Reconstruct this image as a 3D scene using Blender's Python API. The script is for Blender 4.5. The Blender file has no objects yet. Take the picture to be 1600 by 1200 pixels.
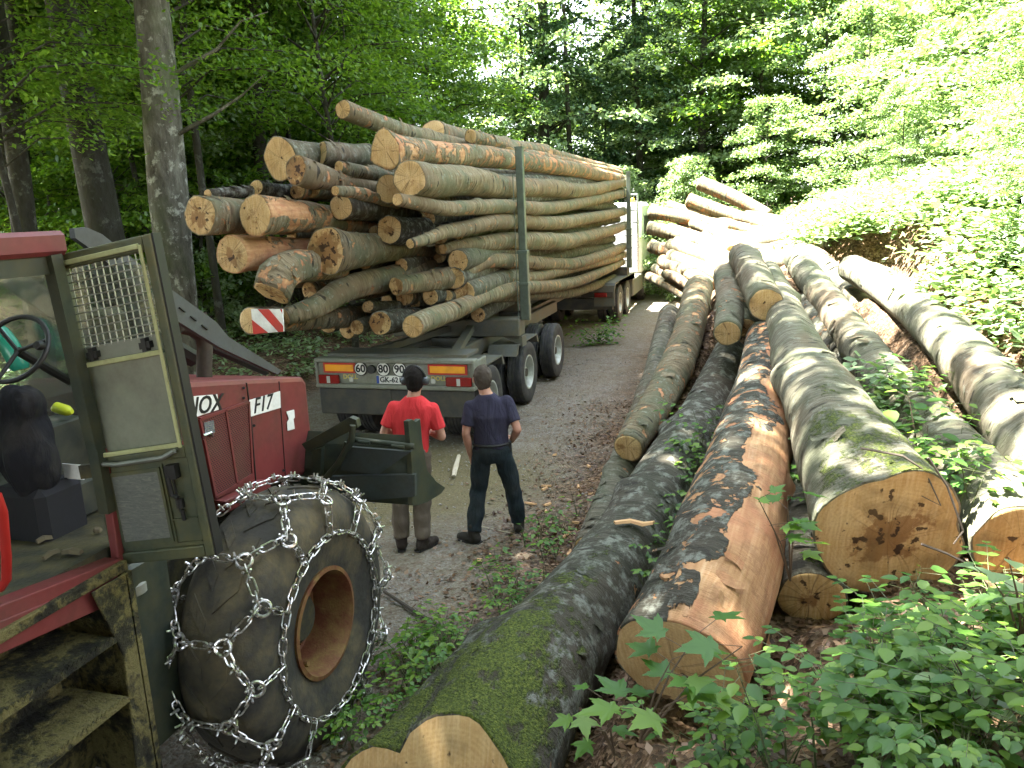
import bpy, bmesh, math, random
import numpy as np
from mathutils import Vector, Matrix, noise
PI = math.pi
S = bpy.context.scene
COL = S.collection

# ------------------------------------------------------------------ camera
F = 1230.0; EYE = 3.25
TH = math.radians(12.4); PS = math.radians(17.3); RO = math.radians(2.5)
_f0 = Vector((-math.sin(PS), math.cos(PS), 0)); _r0 = Vector((math.cos(PS), math.sin(PS), 0))
FWD = _f0*math.cos(TH) - Vector((0, 0, 1))*math.sin(TH)
_u0 = _r0.cross(FWD)
RGT = _r0*math.cos(RO) - _u0*math.sin(RO)
UPV = _u0*math.cos(RO) + _r0*math.sin(RO)
CAM = Vector((0, 0, EYE))
cd = bpy.data.cameras.new('camera'); cam = bpy.data.objects.new('camera', cd); COL.objects.link(cam)
cam.matrix_world = Matrix((( RGT.x, UPV.x, -FWD.x, CAM.x), (RGT.y, UPV.y, -FWD.y, CAM.y), (RGT.z, UPV.z, -FWD.z, CAM.z), (0, 0, 0, 1)))
cd.sensor_width = 36; cd.lens = 36*F/1600; cd.clip_start = .05; cd.clip_end = 1000
S.camera = cam

# ------------------------------------------------------------------ light
SUN_EL = math.radians(68); SUN_AZ = math.radians(-100)      # azimuth from +Y, clockwise seen from above
w = bpy.data.worlds.new('World'); S.world = w; w.use_nodes = True
nt = w.node_tree; sky = nt.nodes.new('ShaderNodeTexSky'); sky.sky_type = 'NISHITA'; sky.sun_disc = False
sky.sun_elevation = SUN_EL; sky.sun_rotation = SUN_AZ
bg = nt.nodes['Background']; hs = nt.nodes.new('ShaderNodeHueSaturation'); hs.inputs['Saturation'].default_value = .45; nt.links.new(sky.outputs[0], hs.inputs['Color']); nt.links.new(hs.outputs[0], bg.inputs[0]); bg.inputs[1].default_value = .085
sl = bpy.data.lights.new('sun', 'SUN'); sl.energy = 5.0; sl.angle = math.radians(.55); sl.color = (1, .955, .87)
so = bpy.data.objects.new('sun', sl); COL.objects.link(so)
SD = Vector((math.cos(SUN_EL)*math.sin(SUN_AZ), math.cos(SUN_EL)*math.cos(SUN_AZ), math.sin(SUN_EL)))
so.rotation_euler = (-SD).to_track_quat('-Z', 'Y').to_euler(); so.location = (0, 0, 30)
S.view_settings.view_transform = 'Standard'; S.view_settings.look = 'None'; S.view_settings.exposure = 4.25; S.view_settings.gamma = 1
S.cycles.max_bounces = 7; S.cycles.diffuse_bounces = 4; S.cycles.glossy_bounces = 3; S.cycles.transmission_bounces = 5; S.cycles.transparent_max_bounces = 8
S.cycles.caustics_reflective = False; S.cycles.caustics_refractive = False; S.cycles.sample_clamp_indirect = 6
S.cycles.use_denoising = True

# ------------------------------------------------------------------ geometry helpers
def ray(x, y): return FWD + RGT*((x-800)/F) + UPV*((600-y)/F)
def at(x, y, d): return CAM + ray(x, y)*d
def onx(x, y, X): r = ray(x, y); return CAM + r*((X-CAM.x)/r.x)
def ony(x, y, Y): r = ray(x, y); return CAM + r*((Y-CAM.y)/r.y)
def onz(x, y, z=0.): r = ray(x, y); return CAM + r*((z-CAM.z)/r.z)

def root_of(o):
    while o.parent: o = o.parent
    return o
def link(name, me, mat=None, parent=None):
    o = bpy.data.objects.new(name, me); COL.objects.link(o)
    if mat is not None and me is not None and len(me.materials) == 0: me.materials.append(mat)
    if parent is not None: o.parent = parent
    return o
def tag(o, label=None, cat=None, group=None, kind=None):
    if label: o['label'] = label
    if cat: o['category'] = cat
    if group: o['group'] = group
    if kind: o['kind'] = kind
    return o
def thing(name, label, cat, loc=(0, 0, 0), group=None, rz=0):
    o = bpy.data.objects.new(name, None); COL.objects.link(o); o.location = loc; o.rotation_euler.z = rz
    o.empty_display_size = .1
    return tag(o, label, cat, group)

class MB:
    def __init__(s): s.v = []; s.f = []
    def add(s, vs, fs):
        n = len(s.v); s.v += [Vector(v) for v in vs]; s.f += [[i+n for i in f] for f in fs]; return s
    def box(s, c, size, rot=None, bev=0):
        hx, hy, hz = size[0]/2, size[1]/2, size[2]/2
        if bev > 0:
            b = min(bev, hx*.9, hy*.9, hz*.9); bm = bmesh.new(); bmesh.ops.create_cube(bm, size=1)
            for v in bm.verts: v.co = Vector((v.co.x*2*hx, v.co.y*2*hy, v.co.z*2*hz))
            bmesh.ops.bevel(bm, geom=list(bm.edges), offset=b, segments=1, affect='EDGES', profile=.5)
            bm.verts.index_update(); vs = [v.co.copy() for v in bm.verts]; fs = [[v.index for v in f.verts] for f in bm.faces]; bm.free()
        else:
            vs = [Vector((x*hx, y*hy, z*hz)) for x in (-1, 1) for y in (-1, 1) for z in (-1, 1)]
            fs = [(0, 1, 3, 2), (4, 6, 7, 5), (0, 4, 5, 1), (2, 3, 7, 6), (0, 2, 6, 4), (1, 5, 7, 3)]
        if rot is not None: vs = [rot @ v for v in vs]
        c = Vector(c); return s.add([v+c for v in vs], fs)
    def bb(s, a, b, bev=0):
        a = Vector(a); b = Vector(b); return s.box((a+b)/2, [abs(q) for q in (b-a)], None, bev)
    def beam(s, a, b, wd, ht, up=(0, 0, 1), bev=0):
        a = Vector(a); b = Vector(b); y = (b-a); L = y.length; y.normalize(); x = y.cross(Vector(up)).normalized(); z = x.cross(y)
        return s.box((a+b)/2, (wd, L, ht), Matrix((x, y, z)).transposed(), bev)
    def tube(s, pts, r, n=8, caps=True, closed=False):
        P = [Vector(p) for p in pts]; m = len(P); rr = r if isinstance(r, (list, tuple)) else [r]*m
        t0 = (P[1]-P[0]).normalized(); u = t0.orthogonal().normalized(); base = len(s.v)
        for i in range(m):
            if closed: t = (P[(i+1) % m]-P[i-1]).normalized()
            else: t = (P[min(i+1, m-1)]-P[max(i-1, 0)]).normalized()
            u = (u - t*u.dot(t)).normalized(); w_ = t.cross(u)
            for k in range(n):
                a = 2*PI*k/n; s.v.append(P[i] + (u*math.cos(a)+w_*math.sin(a))*rr[i])
        for i in range(m if closed else m-1):
            j = (i+1) % m
            for k in range(n):
                s.f.append([base+i*n+k, base+i*n+(k+1) % n, base+j*n+(k+1) % n, base+j*n+k])
        if caps and not closed:
            s.f.append([base+k for k in range(n)][::-1]); s.f.append([base+(m-1)*n+k for k in range(n)])
        return s
    def lathe(s, c, axis, prof, n=32, ref=None):
        # prof: (radius, offset along axis)
        a = Vector(axis).normalized(); u = a.orthogonal().normalized() if ref is None else Vector(ref); w_ = a.cross(u); c = Vector(c); base = len(s.v)
        for (r, h) in prof:
            for k in range(n):
                t = 2*PI*k/n; s.v.append(c + a*h + (u*math.cos(t)+w_*math.sin(t))*r)
        for i in range(len(prof)-1):
            for k in range(n): s.f.append([base+i*n+k, base+i*n+(k+1) % n, base+(i+1)*n+(k+1) % n, base+(i+1)*n+k])
        return s
    def disc(s, c, axis, r, n=24, r2=None):
        a = Vector(axis).normalized(); u = a.orthogonal().normalized(); w_ = a.cross(u); c = Vector(c)
        return s.add([c + (u*math.cos(2*PI*k/n)+w_*math.sin(2*PI*k/n))*r for k in range(n)], [list(range(n))])
    def prism(s, poly, ex):
        n = len(poly); P = [Vector(p) for p in poly]; e = Vector(ex)
        return s.add(P+[p+e for p in P], [list(range(n))[::-1], list(range(n, 2*n))] + [[i, (i+1) % n, (i+1) % n+n, i+n] for i in range(n)])
    def build(s, name, mat, parent=None, smooth=False, origin=None, bevel=0):
        if parent is not None:
            org = root_of(parent).matrix_basis.to_translation() if origin is None else Vector(origin)
            R = Matrix.Rotation(-root_of(parent).rotation_euler.z, 3, 'Z')
        else:
            org = Vector(origin) if origin is not None else Vector((0, 0, 0)); R = Matrix.Identity(3)
        me = bpy.data.meshes.new(name); me.from_pydata([tuple(R @ (v-org)) for v in s.v], [], s.f); 
        bm = bmesh.new(); bm.from_mesh(me); bmesh.ops.recalc_face_normals(bm, faces=bm.faces); bm.to_mesh(me); bm.free()
        if smooth:
            me.polygons.foreach_set('use_smooth', [True]*len(me.polygons))
            try: me.set_sharp_from_angle(angle=math.radians(40))
            except Exception: pass
        o = link(name, me, mat, parent)
        if parent is None: o.location = org
        if bevel:
            m = o.modifiers.new('b', 'BEVEL'); m.width = bevel; m.segments = 2; m.limit_method = 'ANGLE'; m.angle_limit = math.radians(40)
        return o

def np_mesh(name, verts, faces_n, mat, smooth=False, k=4):
    """verts (N,3) array, faces (M,k) index array"""
    me = bpy.data.meshes.new(name); v = np.asarray(verts, np.float32); f = np.asarray(faces_n, np.int32)
    me.vertices.add(len(v)); me.vertices.foreach_set('co', v.ravel())
    me.loops.add(f.size); me.loops.foreach_set('vertex_index', f.ravel())
    me.polygons.add(len(f)); me.polygons.foreach_set('loop_start', np.arange(0, f.size, f.shape[1], dtype=np.int32))
    if smooth: me.polygons.foreach_set('use_smooth', np.ones(len(f), bool))
    me.update(calc_edges=True); me.validate()
    if mat: me.materials.append(mat)
    return me

# ------------------------------------------------------------------ materials
class NT:
    def __init__(s, name):
        s.m = bpy.data.materials.new(name); s.m.use_nodes = True; s.t = s.m.node_tree; s.t.nodes.clear()
        s.out = s.n('ShaderNodeOutputMaterial')
    def n(s, typ, **kw):
        x = s.t.nodes.new(typ)
        for k, v in kw.items(): setattr(x, k, v)
        return x
    def l(s, a, b): s.t.links.new(a, b)
    def setin(s, node, key, v):
        if hasattr(v, 'is_output') or isinstance(v, bpy.types.NodeSocket): s.l(v, node.inputs[key])
        else: node.inputs[key].default_value = v
    def noise(s, vec, scale, detail=4, rough=.55, dist=0):
        x = s.n('ShaderNodeTexNoise'); s.setin(x, 'Scale', scale); s.setin(x, 'Detail', detail); s.setin(x, 'Roughness', rough); s.setin(x, 'Distortion', dist)
        if vec is not None: s.l(vec, x.inputs['Vector'])
        return x.outputs['Fac']
    def vor(s, vec, scale, feat='F1', out='Distance'):
        x = s.n('ShaderNodeTexVoronoi'); x.feature = feat; s.setin(x, 'Scale', scale)
        if vec is not None: s.l(vec, x.inputs['Vector'])
        return x.outputs[out]
    def ramp(s, fac, stops, interp='LINEAR'):
        x = s.n('ShaderNodeValToRGB'); x.color_ramp.interpolation = interp; s.l(fac, x.inputs[0]); e = x.color_ramp.elements
        while len(e) < len(stops): e.new(.5)
        for q, (p, c) in zip(e, stops):
            q.position = p
            if not hasattr(c, '__len__'): c = (c, c, c)
            q.color = (c[0], c[1], c[2], 1)
        return x.outputs[0]
    def mix(s, fac, a, b, mode='MIX'):
        x = s.n('ShaderNodeMix'); x.data_type = 'RGBA'; x.blend_type = mode
        s.setin(x, 0, fac)
        for i, c in ((6, a), (7, b)):
            if isinstance(c, (tuple, list)): x.inputs[i].default_value = (c[0], c[1], c[2], 1)
            else: s.l(c, x.inputs[i])
        return x.outputs[2]
    def math(s, op, a, b=0., c=0., clamp=False):
        x = s.n('ShaderNodeMath'); x.operation = op; x.use_clamp = clamp; s.setin(x, 0, a); s.setin(x, 1, b); s.setin(x, 2, c); return x.outputs[0]
    def mapping(s, vec, scale=(1, 1, 1), loc=(0, 0, 0)):
        x = s.n('ShaderNodeMapping'); s.l(vec, x.inputs[0]); s.setin(x, 'Scale', scale); s.setin(x, 'Location', loc); return x.outputs[0]
    def attr(s, name, typ='GEOMETRY', out='Vector'):
        x = s.n('ShaderNodeAttribute'); x.attribute_type = typ; x.attribute_name = name; return x.outputs[out]
    def bump(s, h, strength=.5, dist=.02, nrm=None):
        x = s.n('ShaderNodeBump'); s.setin(x, 'Strength', strength); s.setin(x, 'Distance', dist); s.l(h, x.inputs['Height'])
        if nrm is not None: s.l(nrm, x.inputs['Normal'])
        return x.outputs[0]
    def pbsdf(s, col, rough=.7, metal=0, nrm=None, spec=.4, **kw):
        x = s.n('ShaderNodeBsdfPrincipled')
        if isinstance(col, (tuple, list)): x.inputs['Base Color'].default_value = (col[0], col[1], col[2], 1)
        else: s.l(col, x.inputs['Base Color'])
        s.setin(x, 'Roughness', rough); s.setin(x, 'Metallic', metal); s.setin(x, 'Specular IOR Level', spec)
        for k, v in kw.items(): s.setin(x, k, v)
        if nrm is not None: s.l(nrm, x.inputs['Normal'])
        s.l(x.outputs[0], s.out.inputs[0]); return x
    def obj(s): return s.n('ShaderNodeTexCoord').outputs['Object']
    def geo(s, o='Position'): return s.n('ShaderNodeNewGeometry').outputs[o]

def plain(name, col, rough=.6, metal=0, grime=.35, scale=6, grime_col=(.05, .045, .03), bump=.15, spec=.4):
    m = NT(name); v = m.obj(); a = m.noise(v, scale, 6, .6); b = m.noise(v, scale*7, 3)
    g = m.ramp(a, [(.42, 0), (.68, 1)]); g2 = m.math('MULTIPLY', g, grime)
    c = m.mix(g2, col, grime_col); c = m.mix(m.math('MULTIPLY', m.ramp(b, [(.4, 0), (.7, 1)]), grime*.5), c, tuple(min(1, q*1.35+.01) for q in col))
    m.pbsdf(c, m.math('MULTIPLY_ADD', a, .3, rough-.15), metal, m.bump(b, bump, .004), spec); return m.m

def m_bark():
    m = NT('bark'); lc = m.attr('lc'); seed = m.attr('seed', 'OBJECT', 'Fac'); peel = m.attr('peel', 'OBJECT', 'Fac'); moss = m.attr('moss', 'OBJECT', 'Fac'); tone = m.attr('tone', 'OBJECT', 'Fac')
    cb = m.n('ShaderNodeCombineXYZ'); m.l(m.math('MULTIPLY', seed, 3.1), cb.inputs[0]); m.l(m.math('MULTIPLY', seed, 7.7), cb.inputs[1]); m.l(m.math('MULTIPLY', seed, 5.3), cb.inputs[2])
    av = m.n('ShaderNodeVectorMath'); av.operation = 'ADD'; m.l(lc, av.inputs[0]); m.l(cb.outputs[0], av.inputs[1]); v = av.outputs[0]
    band = m.noise(m.mapping(v, (2, 2, 16)), 1.6, 5, .65, .6)
    fine = m.noise(m.mapping(v, (5, 5, 26)), 3, 6, .75)
    blot = m.noise(v, 2.6, 6, .6, .4); lich = m.noise(v, 9, 6, .7); big = m.noise(m.mapping(v, (1, 1, .45)), 1.4, 3, .5)
    warm = m.attr('warm', 'OBJECT', 'Fac')
    base = m.ramp(band, [(.30, (.07, .065, .045)), (.5, (.19, .185, .13)), (.72, (.33, .325, .26))])
    base = m.mix(warm, base, m.ramp(band, [(.30, (.09, .06, .03)), (.5, (.24, .18, .095)), (.72, (.4, .31, .19))]))
    base = m.mix(m.ramp(blot, [(.45, 0), (.6, .75)]), base, (.13, .145, .085))
    base = m.mix(m.ramp(big, [(.52, 0), (.62, .55)]), base, (.2, .13, .08))
    base = m.mix(m.ramp(lich, [(.58, 0), (.66, .6)]), base, (.33, .36, .29))
    dark = m.mix(m.ramp(lich, [(.5, 0), (.62, .8)]), m.ramp(band, [(.3, (.012, .012, .01)), (.7, (.05, .046, .036))]), (.26, .28, .24))
    base = m.mix(tone, base, dark)
    scar = m.ramp(m.noise(m.mapping(v, (3, 3, 9)), 1.5, 2, .4), [(.66, 0), (.7, .9)])
    base = m.mix(scar, base, (.035, .03, .022))
    pm = m.noise(m.mapping(v, (1.5, 1.5, .8)), 1.7, 7, .58, .7)
    pm2 = m.noise(m.mapping(v, (4, 4, 5)), 1.6, 5, .6, .5); pside = m.attr('pside', 'OBJECT', 'Fac'); sy = m.n('ShaderNodeSeparateXYZ'); m.l(lc, sy.inputs[0])
    pk = m.math('ADD', pm, m.math('MULTIPLY_ADD', peel, .55, -.42)); pk = m.math('ADD', pk, m.math('MULTIPLY', pside, sy.outputs[1])); pk2 = m.math('ADD', pm2, m.math('MULTIPLY_ADD', peel, .3, -.25))
    pmask = m.math('MAXIMUM', m.ramp(pk, [(.485, 0), (.5, 1)]), m.ramp(pk2, [(.47, 0), (.49, 1)]))
    wd = m.noise(m.mapping(v, (14, 14, 1.2)), 1.5, 5, .6, .3)
    wood = m.ramp(wd, [(.3, (.3, .15, .065)), (.55, (.47, .27, .13)), (.75, (.58, .4, .23))])
    wood = m.mix(m.ramp(blot, [(.45, 0), (.62, .8)]), wood, (.4, .17, .085)); wood = m.mix(m.ramp(lich, [(.5, 0), (.6, .4)]), wood, (.2, .1, .05))
    c = m.mix(pmask, base, wood)
    nz = m.n('ShaderNodeSeparateXYZ'); m.l(m.geo('Normal'), nz.inputs[0]); sz = m.n('ShaderNodeSeparateXYZ'); m.l(lc, sz.inputs[0])
    mk = m.math('ADD', m.math('MULTIPLY', nz.outputs[2], .25), m.noise(v, 4, 6, .7)); mk = m.math('ADD', mk, m.math('MULTIPLY', moss, .55)); mk = m.math('SUBTRACT', mk, m.math('MULTIPLY', sz.outputs[2], .13))
    mk = m.math('ADD', mk, m.math('MULTIPLY_ADD', m.noise(v, 14, 5, .7), .5, -.25)); mmask = m.math('MULTIPLY', m.ramp(mk, [(.86, 0), (.96, 1)]), m.math('GREATER_THAN', moss, .02))
    mc = m.ramp(m.noise(v, 60, 3, .7), [(.3, (.02, .035, .006)), (.5, (.09, .12, .018)), (.7, (.2, .23, .035))])
    c = m.mix(mmask, c, mc)
    h = m.math('ADD', m.math('MULTIPLY', band, .9), m.math('MULTIPLY', fine, .8)); h = m.math('MULTIPLY', h, m.math('SUBTRACT', 1, m.math('MULTIPLY', pmask, .75)))
    h = m.math('SUBTRACT', h, m.math('MULTIPLY', pmask, .35)); h = m.math('ADD', h, m.math('MULTIPLY', mmask, m.math('MULTIPLY_ADD', m.noise(v, 90, 2), 1.2, .4)))
    m.pbsdf(c, .78, 0, m.bump(h, 1., .035), .3); return m.m
def m_cut():
    m = NT('sawn_wood'); lc = m.attr('lc'); seed = m.attr('seed', 'OBJECT', 'Fac'); stain = m.attr('stain', 'OBJECT', 'Fac')
    s3 = m.n('ShaderNodeSeparateXYZ'); 
    cb = m.n('ShaderNodeCombineXYZ'); m.l(seed, cb.inputs[2]); m.l(m.math('MULTIPLY', seed, 2.3), cb.inputs[0])
    av = m.n('ShaderNodeVectorMath'); av.operation = 'ADD'; m.l(lc, av.inputs[0]); m.l(cb.outputs[0], av.inputs[1]); v = av.outputs[0]
    nz = m.n('ShaderNodeTexNoise'); m.setin(nz, 'Scale', 3.); m.l(v, nz.inputs[0])
    dv = m.n('ShaderNodeVectorMath'); dv.operation = 'MULTIPLY_ADD'; m.l(nz.outputs['Color'], dv.inputs[0]); dv.inputs[1].default_value = (.12, .12, 0); m.l(lc, dv.inputs[2])
    ofs = m.n('ShaderNodeVectorMath'); ofs.operation = 'ADD'; m.l(dv.outputs[0], ofs.inputs[0]); ofs.inputs[1].default_value = (-.06, -.06, 0)
    m.l(ofs.outputs[0], s3.inputs[0]); x, y = s3.outputs[0], s3.outputs[1]
    r = m.math('SQRT', m.math('ADD', m.math('MULTIPLY', x, x), m.math('MULTIPLY', y, y)))
    ring = m.math('SINE', m.math('MULTIPLY', r, 260)); ring2 = m.noise(None, 1); cr = m.n('ShaderNodeCombineXYZ'); m.l(r, cr.inputs[0]); ring2 = m.noise(cr.outputs[0], 45, 3)
    c = m.ramp(m.noise(v, 3.5, 5, .6), [(.3, (.41, .25, .095)), (.5, (.54, .36, .155)), (.72, (.64, .47, .24))])
    c = m.mix(m.math('MULTIPLY_ADD', ring, .09, .1), c, (.32, .17, .06)); c = m.mix(m.ramp(ring2, [(.5, 0), (.7, .28)]), c, (.38, .2, .08))
    saw = m.noise(m.mapping(v, (4, 55, 1)), 1, 3); c = m.mix(m.ramp(saw, [(.42, 0), (.7, .5)]), c, (.68, .5, .27)); c = m.mix(m.ramp(m.noise(v, 60, 3, .7), [(.45, 0), (.75, .4)]), c, (.28, .15, .06))
    ang = m.math('ARCTAN2', y, x); ca = m.n('ShaderNodeCombineXYZ'); m.l(m.math('MULTIPLY', ang, 1.0), ca.inputs[0]); m.l(seed, ca.inputs[1])
    crack = m.ramp(m.noise(ca.outputs[0], 2.6, 3, .5), [(.478, 0), (.5, 1), (.522, 0)]); crack = m.math('MULTIPLY', crack, m.ramp(r, [(.0, 1), (.34, 0)])); 
    c = m.mix(m.math('MULTIPLY', crack, .9), c, (.05, .03, .015))
    st = m.math('ADD', m.noise(v, 6, 5, .65), m.math('MULTIPLY', stain, .3)); st = m.math('SUBTRACT', st, m.math('MULTIPLY', r, 1.15))
    c = m.mix(m.ramp(st, [(.52, 0), (.6, .75)]), c, (.2, .09, .03)); sp_ = m.math('SUBTRACT', m.math('ADD', m.noise(v, 13, 3, .5), m.math('MULTIPLY', stain, .14)), m.math('MULTIPLY', r, .35)); c = m.mix(m.ramp(sp_, [(.64, 0), (.68, .9)]), c, (.03, .015, .01))
    dirt = m.math('ADD', m.noise(v, 4, 4), m.math('MULTIPLY', stain, .1)); c = m.mix(m.ramp(dirt, [(.6, 0), (.78, .6)]), c, (.13, .085, .035))
    m.pbsdf(c, .8, 0, m.bump(m.math('ADD', saw, m.math('MULTIPLY', crack, -2)), .5, .004), .25); return m.m
def m_leaf(name, c0, c1, c2, trans=.45, rough=.5):
    m = NT(name); rn = m.geo('Random Per Island'); pos = m.geo('Position'); big = m.noise(pos, .7, 2)
    f = m.math('MULTIPLY_ADD', big, .7, m.math('MULTIPLY_ADD', rn, .6, -.15))
    c = m.ramp(f, [(.2, c0), (.5, c1), (.8, c2)])
    d = m.n('ShaderNodeBsdfDiffuse'); m.l(c, d.inputs[0]); t = m.n('ShaderNodeBsdfTranslucent'); tc = m.mix(.75, c, (1.3, 1.35, .45), 'MULTIPLY'); m.l(tc, t.inputs[0])
    g = m.n('ShaderNodeBsdfGlossy'); g.inputs[0].default_value = (.8, .85, .9, 1); g.inputs[1].default_value = rough
    a = m.n('ShaderNodeMixShader'); a.inputs[0].default_value = trans; m.l(d.outputs[0], a.inputs[1]); m.l(t.outputs[0], a.inputs[2])
    b = m.n('ShaderNodeMixShader'); b.inputs[0].default_value = .03; m.l(a.outputs[0], b.inputs[1]); m.l(g.outputs[0], b.inputs[2])
    m.l(b.outputs[0], m.out.inputs[0]); return m.m
def m_ground():
    m = NT('forest_ground'); p = m.geo('Position'); sp = m.n('ShaderNodeSeparateXYZ'); m.l(p, sp.inputs[0]); x, y = sp.outputs[0], sp.outputs[1]
    xs = m.math('ADD', x, m.math('MULTIPLY_ADD', m.noise(p, .9, 4, .6), 2.2, -1.1))
    road = m.math('MULTIPLY', m.ramp(m.math('MULTIPLY_ADD', xs, .1, 1.), [(.16, 0), (.24, 1)]), m.ramp(m.math('MULTIPLY_ADD', xs, .1, 1.), [(.74, 1), (.83, 0)]))
    n1 = m.noise(p, 40, 5, .7); n2 = m.noise(p, 5, 5, .6); n3 = m.noise(p, 1.3, 4)
    gr = m.ramp(n1, [(.3, (.11, .10, .08)), (.5, (.24, .225, .19)), (.72, (.4, .38, .33))])
    stone = m.ramp(m.vor(p, 26), [(.0, (.42, .4, .36)), (.18, (.3, .28, .24)), (.3, (.16, .145, .115))]); gr = m.mix(.35, gr, stone)
    gr = m.mix(m.ramp(n2, [(.45, 0), (.65, .7)]), gr, (.13, .11, .075)); gr = m.mix(m.ramp(n3, [(.4, 0), (.6, .5)]), gr, (.19, .165, .115))
    lit = m.n('ShaderNodeTexVoronoi'); m.setin(lit, 'Scale', 34.); m.l(p, lit.inputs[0]); sv = m.n('ShaderNodeSeparateColor'); m.l(lit.outputs['Color'], sv.inputs[0])
    ll = m.ramp(sv.outputs[0], [(.0, (.045, .028, .014)), (.35, (.11, .065, .035)), (.7, (.2, .125, .07)), (1, (.3, .21, .14))]); ll = m.mix(m.ramp(n2, [(.4, 0), (.6, .65)]), ll, (.035, .026, .016))
    scat = m.ramp(m.math('ADD', n1, m.math('MULTIPLY', sv.outputs[1], .3)), [(.66, 0), (.72, .6)])
    gr = m.mix(scat, gr, (.12, .075, .045))
    # wet, yellowish mud behind the trailer
    vx = m.math('MULTIPLY', m.math('ADD', x, 4.2), .42); vy = m.math('MULTIPLY', m.math('SUBTRACT', y, 8.6), .55); q = m.math('ADD', m.math('MULTIPLY', vx, vx), m.math('MULTIPLY', vy, vy)); q = m.math('ADD', q, m.math('MULTIPLY_ADD', n2, 1.2, -.6))
    gr = m.mix(m.ramp(q, [(.3, .8), (1, 0)]), gr, m.ramp(n1, [(.3, (.07, .055, .02)), (.7, (.2, .17, .08))]))
    c = m.mix(road, ll, gr)
    h = m.math('ADD', m.math('MULTIPLY', lit.outputs['Distance'], .8), m.math('MULTIPLY', n1, .8))
    m.pbsdf(c, .92, 0, m.bump(h, .8, .025), .2); return m.m
BARK = m_bark(); CUT = m_cut(); GROUND = m_ground()
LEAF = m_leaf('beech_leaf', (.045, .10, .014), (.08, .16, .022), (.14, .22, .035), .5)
LEAF_SUNLIT = m_leaf('sunlit_tint_leaf', (.12, .19, .085), (.2, .29, .14), (.3, .39, .22), .42, .4)  # pale, washed-out greens: strong sunlight put into the leaf colour
LEAF_BACKLIT = m_leaf('backlit_tint_leaf', (.07, .15, .012), (.11, .21, .02), (.17, .28, .035), .55)  # brighter yellow-green: backlit glow of the left forest put into the colour
LEAF_D = m_leaf('conifer_needle', (.03, .06, .026), (.05, .10, .04), (.085, .15, .06), .3)
LEAF_N = m_leaf('undergrowth_leaf', (.04, .115, .012), (.085, .19, .02), (.17, .28, .035), .42, .5)
LITTER = m_leaf('dead_leaf', (.06, .032, .016), (.14, .08, .042), (.27, .18, .11), .12)
def m_trunk():
    m = NT('tree_bark'); v = m.obj(); n = m.noise(m.mapping(v, (1, 1, .35)), 9, 6, .7); l = m.noise(v, 5, 6, .7)
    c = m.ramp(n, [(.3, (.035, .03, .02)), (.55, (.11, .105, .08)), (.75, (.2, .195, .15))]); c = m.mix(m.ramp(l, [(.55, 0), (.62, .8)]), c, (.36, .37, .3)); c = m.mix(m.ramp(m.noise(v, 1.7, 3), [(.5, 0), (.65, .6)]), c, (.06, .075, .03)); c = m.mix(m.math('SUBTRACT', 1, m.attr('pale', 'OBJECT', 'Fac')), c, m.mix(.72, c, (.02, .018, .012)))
    m.pbsdf(c, .85, 0, m.bump(n, .9, .03), .2); return m.m
TRUNK = m_trunk()
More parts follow.
